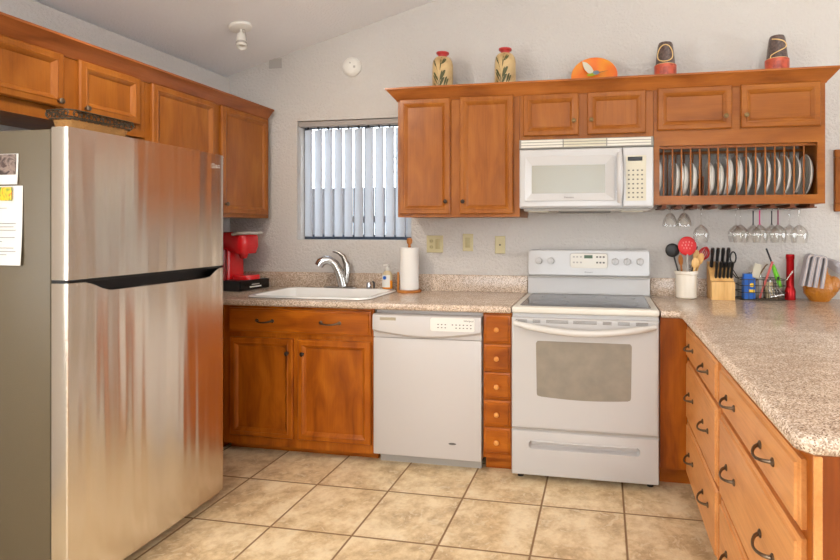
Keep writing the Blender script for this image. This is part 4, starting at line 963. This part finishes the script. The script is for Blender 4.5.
# dark vases
def dark_vase(label, cx, cy, h, curve):
    o = thing('vase', label, 'vase', (cx, cy, TZ))
    R0 = .064; prof = lambda z: R0*(1-.02*(z/h))-.022*(max(0, z/h-.25))**1.6*1.5
    zb = .175
    g = G(); g.lathe([(R0*.9, TZ), (R0, TZ+.01), (R0*1.02, TZ+zb)], (cx, cy, 0), None, 28); g.build('orange_band', vase_orange, o)
    zs = [zb+(h-zb)*i/10 for i in range(11)]
    g = G(); g.lathe([(prof(z), TZ+z) for z in zs[:-1]]+[(prof(h)*.92, TZ+h), (prof(h)*.6, TZ+h+.001)], (cx, cy, 0), None, 28); bd = g.build('dark_body', vase_dark, o)
    g = G(); g.lathe([(prof(zb)+.002, TZ+zb-.004), (prof(zb)+.0035, TZ+zb), (prof(zb)+.002, TZ+zb+.004)], (cx, cy, 0), None, 28, False); g.build('cream_line', vase_line, bd)
    pts = []
    for (a, z) in curve: r = prof(z)+.001; pts.append((cx+r*math.cos(a), cy+r*math.sin(a), TZ+z))
    g = G(); g.tube(pts, .0032, 6); g.build('swirl_line', vase_line, bd)
    return o
cv = lambda P, n=22: [(P(t/n)) for t in range(n+1)]
dark_vase('dark clay vase with a closed cream loop and orange base, above the rack doors', 3.045, -.13, .312,
    cv(lambda t: (-PI/2-.15+.95*math.cos(PI*2*t+PI/2)*1.0, .236+.055*math.sin(PI*2*t+PI/2)*(1 if math.sin(PI*2*t+PI/2) > 0 else .85))))
dark_vase('dark clay vase with a cream S-curve and orange base at the right end', 3.670, -.13, .312,
    cv(lambda t: (-PI/2-.9+1.9*(math.sin(PI*min(1, t*1.15))*.95), .290*(1-t)+.172*t+.015*math.sin(PI*t))))

# ================================================================== PLATES IN THE RACK
def plate_obj(r):
    o = bpy.data.objects.new('dinner_plate', None); return o
def mk_plate(name, r):
    M = Matrix.Rotation(-PI/2, 4, 'Y')   # axis -> -x, concave side faces -x
    g = G(); prof = [(r*.46, -.022), (r*.56, -.022), (r*.82, -.012), (r*.97, .001), (r, .005), (r*.975, .0075), (r*.80, -.005), (r*.60, -.016), (0, -.017)]
    g.lathe([(a, b) for a, b in prof], (0, 0, 0), M, 36)
    return g.build(name, plate_m, None)
xr = lambda u: 3.016+(u-663.6)*.00526
big, small = [], []
PL = [('L', 661.0), ('S', 680.6), ('S', 686.0), ('S', 689.0), ('S', 698.0), ('S', 714.6), ('S', 716.6), ('S', 723.4), ('S', 726.2),
      ('L', 731.6), ('L', 733.6), ('L', 735.6), ('L', 743.0), ('L', 745.4), ('L', 754.6), ('L', 763.5), ('L', 773.2), ('L', 783.2), ('L', 793.2), ('L', 803.0), ('L', 814.5)]
gap_no = {0: 'leftmost slot', 1: 'second slot'}
lab = ['large plate half hidden behind the left stile of the plate rack', 'single small plate in the third slot of the plate rack',
       'left one of two small plates in the fourth rack slot', 'right one of two small plates in the fourth rack slot', 'lone small tilted plate in the fifth rack slot',
       'left small plate in the rack slot right of the dark wooden board', 'right small plate in the rack slot right of the dark wooden board',
       'left small plate of the pair just before the large plates', 'right small plate of the pair just before the large plates',
       'first of three large plates tightly stacked in the middle rack slot', 'middle of three large plates tightly stacked in one rack slot', 'last of three large plates tightly stacked in one rack slot',
       'left large plate of the only large pair in the rack', 'right large plate of the only large pair in the rack',
       'lone large plate in the seventh rack slot from the right', 'lone large plate in the sixth rack slot from the right', 'lone large plate in the fifth rack slot from the right',
       'lone large plate in the fourth rack slot from the right', 'lone large plate in the third rack slot from the right', 'lone large plate in the second rack slot from the right', 'lone large plate in the last rack slot at the right end']
protoL = mk_plate('dinner_plate', .121); protoS = mk_plate('side_plate', .103)
usedL = usedS = False
for i, (k, u) in enumerate(PL):
    r = .121 if k == 'L' else .103
    if k == 'L': o = protoL if not usedL else protoL.copy(); usedL2 = usedL; usedL = True; lk = usedL2
    else: o = protoS if not usedS else protoS.copy(); lk = usedS; usedS = True
    if lk: COL.objects.link(o)
    tilt = math.radians(3.0)
    o.location = (max(xr(u)-.010, 2.990), -.178 if k == 'L' else -.190, 1.508+r*math.cos(tilt)); o.rotation_euler = (0, tilt, 0)
    solo(o, lab[i], 'plate', 'plates standing in the plate rack')
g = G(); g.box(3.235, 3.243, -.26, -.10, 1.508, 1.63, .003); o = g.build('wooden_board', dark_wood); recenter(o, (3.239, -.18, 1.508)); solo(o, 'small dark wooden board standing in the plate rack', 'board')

# ================================================================== HANGING GLASSES
def wine_glass(kind, stem_mat=None):
    o = thing('wine_glass', '', 'glass', (0, 0, 0)); n = 24
    if kind == 'wine': H, fr_, sl, rb = .195, .034, .085, .043
    elif kind == 'flute': H, fr_, sl, rb = .200, .030, .11, .030
    else: H, fr_, sl, rb = .100, .032, .018, .044
    # built hanging: foot on top (z=0), rim downwards
    g = G(); g.lathe([(fr_, 0), (fr_, -.002), (.008, -.006), (.004, -.010)], (0, 0, 0), None, n); g.build('foot', glassware, o)
    g = G(); g.lathe([(.0042, -.0102), (.0035, -.03 if sl > .03 else -.014), (.0035, -sl), (.007, -sl-.006)], (0, 0, 0), None, 10); g.build('stem', stem_mat or glassware, o)
    g = G(); b = []
    m = 8
    for i in range(m+1):
        t = i/m
        if kind == 'tumbler': r = .012+(rb-.012)*(math.sin(t*PI/2)**.75)
        else: r = .006+(rb+.003-.006)*math.sin(min(1, t*1.9)*PI/2)**.85*(1-.26*(max(0, t-.5)/.5)**1.5)
        b.append((r, -sl-.0062-(H-sl-.006)*t))
    inner = [(max(.003, r-.0015), z-.001 if i < 2 else z) for i, (r, z) in enumerate(b)][::-1]
    g.lathe(b+inner, (0, 0, 0), None, n); g.build('bowl', glassware, o)
    if kind == 'tumbler': o['category'] = 'glass'
    return o
pW = wine_glass('wine'); pT = wine_glass('tumbler'); pT.name = 'short_glass'
blk = pm('black_stem', srgb(22, 20, 22), .3); pnk = pm('pink_stem', srgb(210, 30, 120), .3); mar = pm('maroon_dots', srgb(130, 40, 70), .4)
pB = wine_glass('wine', blk); pK = wine_glass('wine', pnk); pM = wine_glass('wine', mar)
ZG = 1.4438
GL_ = [(pT, 3.060, -.23, 'short bell-shaped glass hanging first at the left under the rack'), (pT, 3.138, -.24, 'short bell-shaped glass hanging second from the left, nearer the front'), (pT, 3.150, -.13, 'short bell-shaped glass hanging behind the second one from the left'),
       (pW, 3.238, -.20, 'long-stemmed wine glass hanging alone between the short glasses and the group'),
       (pW, 3.448, -.22, 'clear wine glass hanging leftmost in the right-hand group, in front'), (pW, 3.452, -.10, 'clear wine glass hanging behind the leftmost one of the right-hand group'),
       (pB, 3.548, -.10, 'black-stemmed wine glass hanging behind the pink-stemmed glass'), (pK, 3.551, -.22, 'pink-stemmed wine glass hanging in the right-hand group'),
       (pM, 3.648, -.22, 'maroon-stemmed wine glass hanging near the right end'), (pB, 3.650, -.10, 'black-stemmed wine glass hanging behind the maroon-stemmed glass'),
       (pW, 3.750, -.09, 'clear wine glass hanging farthest back at the right end'), (pW, 3.755, -.23, 'clear wine glass hanging at the right end, in front')]
seen = set()
for p, x, y, l in GL_:
    if p.name in seen: o = dup(p, (x, y, ZG), None, l)
    else: seen.add(p.name); o = p; o.location = (x, y, ZG); o['label'] = l
    o['group'] = 'glasses hanging under the plate rack'

# ================================================================== COUNTER ITEMS, RIGHT
CZ = .9145
cr = thing('utensil_crock', 'cream ceramic crock holding cooking utensils right of the range', 'crock', (3.168, -.112, CZ))
cx, cy = 3.168, -.112
g = G(); g.lathe([(.056, CZ), (.062, CZ+.006), (.063, CZ+.14), (.068, CZ+.145), (.068, CZ+.160), (.064, CZ+.163), (.058, CZ+.160), (.056, CZ+.02), (0, CZ+.015)], (cx, cy, 0), None, 32); g.build('pot', ceramic, cr)
def utensil(name, label, cat, base, tip, hr, mat, headf, headmat=None, hname='head'):
    o = thing(name, label, cat, base)
    g = G(); g.tube([base, tip], hr, 8); g.build('handle', mat, o)
    headf(o, Vector(tip), (Vector(tip)-Vector(base)).normalized(), headmat or mat)
    return o
def spoon_head(rx, rz, dep=.35, yaw=0, t=.004):
    def f(o, tip, d, m):
        c = tip+d*rz*.85; side = d.cross(Vector((0, -1, 0))).normalized(); nn = side.cross(d).normalized()
        M = Matrix((side, nn, d)).transposed().to_4x4()
        g = G(); g.sphere(c, 1, (rx, t+rx*dep*.3, rz), 18, 12, M); g.build('bowl', m, o)
    return f
B0 = CZ+.025
utensil('ladle', 'black round ladle leaning left in the utensil crock', 'ladle', (cx-.012, cy+.0, B0), (3.096, -.12, 1.165), .005, black_p, spoon_head(.042, .042, .8))
def slotted(o, tip, d, m):
    c = tip+d*.048; M = Matrix((Vector((1, 0, 0)), Vector((0, 0, 1)).cross(Vector((1, 0, 0))), d)).transposed()
    side = d.cross(Vector((0, -1, 0))).normalized(); nn = side.cross(d).normalized(); MM = Matrix((side, nn, d)).transposed().to_4x4()
    g = G(); g.sphere(c, 1, (.054, .009, .057), 22, 14, MM); hd = g.build('bowl', m, o)
    for i, (a, b) in enumerate([(-.024, .02), (-.008, .024), (.010, .024), (.026, .018), (-.03, .004), (-.012, .006), (.006, .006), (.024, .003), (-.02, -.012), (-.004, -.012), (.014, -.014)]):
        g = G(); p = c+side*a+d*b; nf = nn if nn.y < 0 else -nn; k = math.sqrt(max(.05, 1-(a/.054)**2-(b/.057)**2))*.009; g.sphere(p+nf*k, 1, (.0026, .0012, .0055), 8, 6, MM); g.build('slot', pm('slot_pale', srgb(226, 140, 130), .5), hd)
utensil('slotted_spoon', 'large red slotted spoon in the utensil crock', 'spoon', (cx+.002, cy-.036, B0), (3.170, -.140, 1.178), .006, shade_grey, slotted, red_s)
utensil('spatula', 'brown wooden spatula between the ladle and red spoon', 'spatula', (cx-.010, cy+.035, B0), (3.140, -.10, 1.11), .006, oak_m, spoon_head(.014, .035, .2))
utensil('wooden_spoon', 'pale wooden spoon standing at the front of the crock', 'spoon', (cx+.022, cy-.040, B0), (3.208, -.158, 1.10), .006, pale_wood, spoon_head(.021, .032, .5))
utensil('wooden_spoon', 'pale wooden spoon leaning farthest right in the crock', 'spoon', (cx+.018, cy-.012, B0), (3.236, -.135, 1.12), .006, pale_wood, spoon_head(.020, .036, .5))
utensil('wooden_spatula', 'broad pale wooden spatula behind the wooden spoons', 'spatula', (cx+.026, cy+.018, B0), (3.222, -.105, 1.145), .006, pale_wood, spoon_head(.018, .032, .2))
def square_head(o, tip, d, m):
    g = G(); a = Matrix.Translation(tip+d*.028) @ d.to_track_quat('Z', 'Y').to_matrix().to_4x4(); g.box(-.026, .026, -.003, .003, -.03, .03, .006, 2, a); g.build('blade', m, o)
utensil('turner', 'black turner standing behind the wooden spoons in the crock', 'turner', (cx+.012, cy+.046, B0), (3.226, -.075, 1.165), .005, black_p, square_head)
def whisk(o, tip, d, m):
    side = d.cross(Vector((0, -1, 0))).normalized(); nn = side.cross(d)
    for k in range(4):
        a = PI*k/4; s2 = side*math.cos(a)+nn*math.sin(a); g = G()
        g.tube([tip+s2*(.030*math.sin(PI*t/12)**.7 if t < 6 else .030*math.sin(PI*t/12)**.7)*1+d*(.085*t/12) for t in range(13)] , .003, 6)
        g.tube([tip-s2*.030*math.sin(PI*t/12)**.7+d*(.085*t/12) for t in range(13)], .003, 6); g.build('wire', m, o)
utensil('whisk', 'red whisk leaning right out of the utensil crock', 'whisk', (cx+.004, cy+.022, B0), (3.258, -.085, 1.140), .006, red_s, whisk)
utensil('tongs', 'steel-handled tool standing upright in the crock centre', 'tongs', (cx+.012, cy+.004, B0), (3.190, -.112, 1.085), .005, nickel, lambda o, tip, d, m: G().tube([tip, tip+d*.03], [.006, .009], 8).build('grip', m, o))

# knife block
kb = thing('knife_block', 'pale wooden knife block right of the utensil crock', 'knife block', (3.365, -.12, CZ))
kx0, kx1 = 3.300, 3.428
f = lambda u, v, d: Vector((d, u, v))
g = G(); g.prism([(-.185, CZ), (-.185, CZ+.105), (-.150, CZ+.108), (-.105, CZ+.17), (-.035, CZ+.215), (-.030, CZ)], f, kx0+.0, kx1); g.build('block', pale_wood, kb, smooth=False)
kn = []
for i, x in enumerate((3.318, 3.348, 3.378, 3.407)): kn.append(('large', x, -.075, CZ+.180, .125, .0105))
for i, x in enumerate((3.332, 3.354, 3.376, 3.398, 3.418)): kn.append(('small', x, -.132, CZ+.125, .100, .0085))
nm = ['first', 'second', 'third', 'fourth', 'fifth']
ci = {'large': 0, 'small': 0}
for s_, x, y, z, L_, r in kn:
    d = Vector((0, -.42, 1)).normalized() if False else Vector((0.02, -.30, 1)).normalized()
    o = thing('kitchen_knife', ('black-handled %s knife, %s from the left in the %s row of the block' % (('large', nm[ci[s_]], 'upper') if s_ == 'large' else ('steak', nm[ci[s_]], 'lower'))), 'knife', (x, y, z), 0, 'knives in the knife block')
    ci[s_] += 1
    p = Vector((x, y, z)); side = Vector((1, 0, 0)); rs = []
    g = G(); g.tube([p-d*.004, p+d*.012, p+d*L_*.5, p+d*L_*.85, p+d*L_], [r*.8, r, r*.85, r*1.15, r*.9], 10, 1.3); g.build('grip', black_p, o)
    g = G(); g.sphere(p+d*(L_*.98), r*.8, (1, 1, .6), 10, 6); g.build('end_cap', nickel, o)
sc = thing('scissors', 'black-handled kitchen scissors at the right of the knife block', 'scissors', (3.43, -.09, CZ+.21), 0)
g = G(); g.loop([(3.437+.016*math.cos(a*PI/8), -.10, 1.158+.034*math.sin(a*PI/8)) for a in range(16)], .0045, 8); g.build('finger_loop', black_p, sc)
g = G(); g.tube([(3.425, -.10, 1.130), (3.42, -.098, 1.10)], .006, 8); g.build('shank', black_p, sc)

# wire basket with tools
wb = thing('wire_caddy', 'dark wire caddy on the counter between knife block and red flashlight', 'basket', (3.59, -.09, CZ))
wx0, wx1, wy0, wy1 = 3.462, 3.712, -.165, -.025
for z in (CZ+.003, CZ+.045, CZ+.085, CZ+.120):
    g = G(); g.loop([(x, y, z) for x, y in rrect(wx0, wx1, wy0, wy1, .02, 3)], .0022); g.build('hoop_wire', iron, wb)
for k in range(9):
    x = wx0+.02+k*(wx1-wx0-.04)/8
    for y in (wy0, wy1): g = G(); g.tube([(x, y, CZ+.003), (x, y, CZ+.120)], .0016, 6); g.build('upright_wire', iron, wb)
for e, x in ((-1, wx0), (1, wx1)):
    o_ = -.085 if e > 0 else 0; g = G(); g.tube([(x, -.07+o_, CZ+.12), (x+e*.035, -.07+o_, CZ+.165), (x+e*.030, -.11+o_*.7, CZ+.175), (x, -.125+o_*.4, CZ+.12)], .003, 8); g.build('handle', iron if e < 0 else nickel, wb)
cb_ = thing('blue_carton', 'blue cardboard carton with yellow print at the left of the caddy', 'carton', (3.512, -.13, CZ))
g = G(); g.box(3.480, 3.546, -.158, -.112, CZ+.006, CZ+.128, .002); g.build('box', blue_p, cb_)
g = G(); g.box(3.484, 3.530, -.155, -.118, CZ+.1285, CZ+.152, .001); g.build('open_flap', blue_p, cb_)
g = G(); g.box(3.508, 3.542, -.1595, -.1585, CZ+.046, CZ+.062); g.build('yellow_print', yellow_p, cb_, smooth=False)
g = G(); g.lathe([(.012, 0), (.012, .001), (0, .001)], (3.526, -.1585, CZ+.088), Matrix.Rotation(PI/2, 4, 'X'), 12); g.build('round_print', yellow_p, cb_)
lt = thing('gas_lighter', 'green long-necked gas lighter sticking up in the caddy', 'lighter', (3.685, -.12, CZ+.03))
g = G(); g.tube([(3.690, -.125, CZ+.075), (3.672, -.125, CZ+.135), (3.648, -.125, CZ+.205)], [.010, .014, .010], 10); g.build('handle', green_p, lt)
g = G(); g.tube([(3.648, -.125, CZ+.205), (3.613, -.125, CZ+.300)], .0055, 8); g.build('neck', black_p, lt)
g = G(); g.box(3.668, 3.680, -.143, -.135, CZ+.12, CZ+.138, .002); g.build('trigger', black_p, lt)
o = G().tube([(3.570, -.150, CZ+.012), (3.640, -.150, CZ+.225)], [.006, .007], 8).build('pastry_brush', pm('dull_red', srgb(186, 84, 74), .4)); recenter(o, (3.57, -.15, CZ+.012)); solo(o, 'dull red slim stick leaning in the wire caddy', 'stick')
def jar(label, x, y, r, h, mat):
    o = thing('jar', label, 'jar', (x, y, CZ+.006))
    g = G(); g.lathe([(r*.9, CZ+.006), (r, CZ+.012), (r, CZ+h*.8), (r*.8, CZ+h*.88), (r*.8, CZ+h)], (x, y, 0), None, 20); g.build('body', mat, o)
    g = G(); g.lathe([(r*.85, CZ+h), (r*.85, CZ+h+.012), (0, CZ+h+.013)], (x, y, 0), None, 18); g.build('lid', nickel, o)
jar('silver ridged canister in the middle of the caddy', 3.585, -.075, .024, .13, shade_grey)
jar('small clear jar with steel lid in the right of the caddy', 3.648, -.070, .026, .10, clear_pl)
jar('slim steel-lidded bottle at the rear of the caddy', 3.545, -.065, .016, .145, white_cream)
o = G().box(-.022, .022, -.003, .003, 0, .085, .002, 1, Matrix.Translation((3.553, -.115, CZ+.125)) @ Matrix.Rotation(.25, 4, 'Y')).build('seed_packet', cream_panel); recenter(o, (3.553, -.115, CZ+.125)); solo(o, 'cream paper packet poking out above the blue carton', 'packet')
o = G().tube([(3.560, -.10, CZ+.10), (3.615, -.10, CZ+.195), (3.628, -.10, CZ+.205)], .004, 6).build('corkscrew_handle', brass_k); recenter(o, (3.56, -.1, CZ+.1)); solo(o, 'thin brown stick angled above the caddy beside the cream packet', 'stick')
sn = thing('measuring_spoons', 'bunch of steel measuring spoons lying low in the caddy', 'spoons', (3.66, -.14, CZ))
for k in range(4):
    g = G(); bx_ = 3.635+.018*k; g.tube([(bx_, -.150, CZ+.022+.006*k), (bx_-.02, -.140, CZ+.085)], .003, 6); g.sphere((bx_+.004, -.148, CZ+.020+.004*k), .013, (1, .6, .9), 12, 8); g.build('spoon', nickel, sn)

fl = thing('flashlight', 'red metal flashlight standing on its lens end by the wall', 'flashlight', (3.745, -.10, CZ))
g = G(); g.lathe([(.029, CZ), (.030, CZ+.004), (.030, CZ+.05), (.025, CZ+.066), (.0215, CZ+.075)], (3.752, -.095, 0), None, 20); g.build('head', red_metal, fl)
g = G(); g.lathe([(.0215, CZ+.0752), (.0215, CZ+.235), (.0235, CZ+.24), (.0235, CZ+.262), (.020, CZ+.266), (0, CZ+.266)], (3.752, -.095, 0), None, 20); g.build('barrel', red_metal, fl)

# rooster figure with towels
rc = thing('rooster_figurine', 'amber glazed rooster-shaped pot at the right end of the counter', 'figurine', (3.91, -.13, CZ))
ox, oy = 3.898, -.125
def blob(rings, n=20):
    return [[(cx_+rx*math.cos(2*PI*i/n), cy_+ry*math.sin(2*PI*i/n), z) for i in range(n)] for cx_, cy_, z, rx, ry in rings]
g = G(); g.rings(blob([(ox, oy, CZ, .050, .042), (ox, oy, CZ+.012, .058, .048), (ox+.002, oy, CZ+.045, .085, .066), (ox+.004, oy, CZ+.085, .090, .070), (ox+.004, oy, CZ+.115, .083, .064), (ox+.006, oy, CZ+.140, .062, .050), (ox+.008, oy, CZ+.155, .04, .034), (ox+.010, oy, CZ+.175, .032, .028), (ox+.012, oy, CZ+.205, .026, .024), (ox+.016, oy, CZ+.222, .020, .018), (ox+.018, oy, CZ+.230, .009, .009)])); g.build('body', amber, rc)
for s_ in (1,):
    g = G(); g.sphere((ox+.060, oy-.030, CZ+.095), 1, (.038, .036, .052), 16, 10, Matrix.Rotation(.2, 4, 'Y')); g.build('wing', amber, rc)
g = G(); g.sphere((ox-.055, oy-.022, CZ+.10), 1, (.038, .040, .045), 16, 10, Matrix.Rotation(-.3, 4, 'Y')); g.build('wing', amber, rc)
def towel(label, x, dz, yo, lean):
    n = 16; pts = []
    for i in range(n+1):
        t = i/n; a = PI*t
        if t < .35: pts.append((x-.028-lean*(1-t/.35)*.6, CZ+.085+dz+(t/.35)*.155))
        elif t < .65: q = (t-.35)/.3*PI; pts.append((x-.010-.018*math.cos(q), CZ+.240+dz+.018*math.sin(q)))
        else: pts.append((x+.008-lean*((t-.65)/.35)*.6, CZ+.240+dz-((t-.65)/.35)*.16))
    g = G(); rs = []
    for i, (u, v) in enumerate(pts):
        a = Vector(pts[min(i+1, n)])-Vector(pts[max(0, i-1)]); a.normalize(); nx, nz = -a.y*.0075, a.x*.0075
        rs.append([(u-nx, yo-.034, v-nz), (u+nx, yo-.036, v+nz), (u+nx, yo+.02, v+nz), (u-nx, yo+.02, v-nz)])
    g.rings(rs); o = g.build('folded_towel', cloth, None); recenter(o, (x, yo, CZ+.2))
    g = G(); g.tube([Vector((u, yo-.036, v)) for u, v in pts], .0016, 5); q = g.build('hem', cloth2, None); q.parent = o; q.location = -Vector(o.location)
    solo(o, label, 'towel', 'folded grey towels hung on the rooster')
towel('grey folded towel loop hanging leftmost on the amber rooster', ox-.052, .008, oy-.035, .05)
towel('grey folded towel loop hanging middle on the amber rooster', ox-.026, .004, oy-.042, .05)
towel('grey folded towel loop nearest the neck of the amber rooster', ox+.0, .0, oy-.046, .04)
g = G(); n = 12; rs = []
for i in range(n+1):
    t = i/n; x = ox+.022+.18*t; zt_ = CZ+.232+.012*math.sin(t*3)-.085*max(0, t-.25)**1.1; zb_ = zt_-.012-.060*math.sin(min(1, t*1.6)*PI/2)
    y = oy+.055+.008*math.sin(t*9)
    rs.append([(x, y-.018-.02*(1-t), zt_-.006), (x, y, zt_+.004), (x, y+.03, zt_), (x, y+.012, (zt_+zb_)/2), (x, y, zb_), (x, y-.020+.01*math.sin(t*12), (zt_+zb_)/2)])
g.rings(rs); o = g.build('dish_towel', cloth); recenter(o, (ox+.1, oy+.03, CZ+.2)); solo(o, 'grey dish towel draped off the rooster towards the right edge', 'towel')

# wooden frame on the wall at the far right
pf = thing('picture_frame', 'wooden framed board hanging on the wall at the right edge', 'picture frame', (4.30, 0, 1.43))
fx0, fx1, fz0, fz1 = 4.020, 4.56, 1.430, 1.795
for a, b, c_, d_ in ((fx0, fx1, fz0, fz0+.045), (fx0, fx1, fz1-.045, fz1), (fx0, fx0+.045, fz0+.0455, fz1-.0455), (fx1-.045, fx1, fz0+.0455, fz1-.0455)):
    g = G(); g.box(a, b, -.028, -.001, c_, d_, .003); g.build('frame_rail', wood_v, pf)
g = G(); g.box(fx0+.046, fx1-.046, -.012, -.001, fz0+.046, fz1-.046); g.build('backing', cream_panel, pf, smooth=False)

for o in bpy.data.objects:
    if '_w' in o: del o['_w']
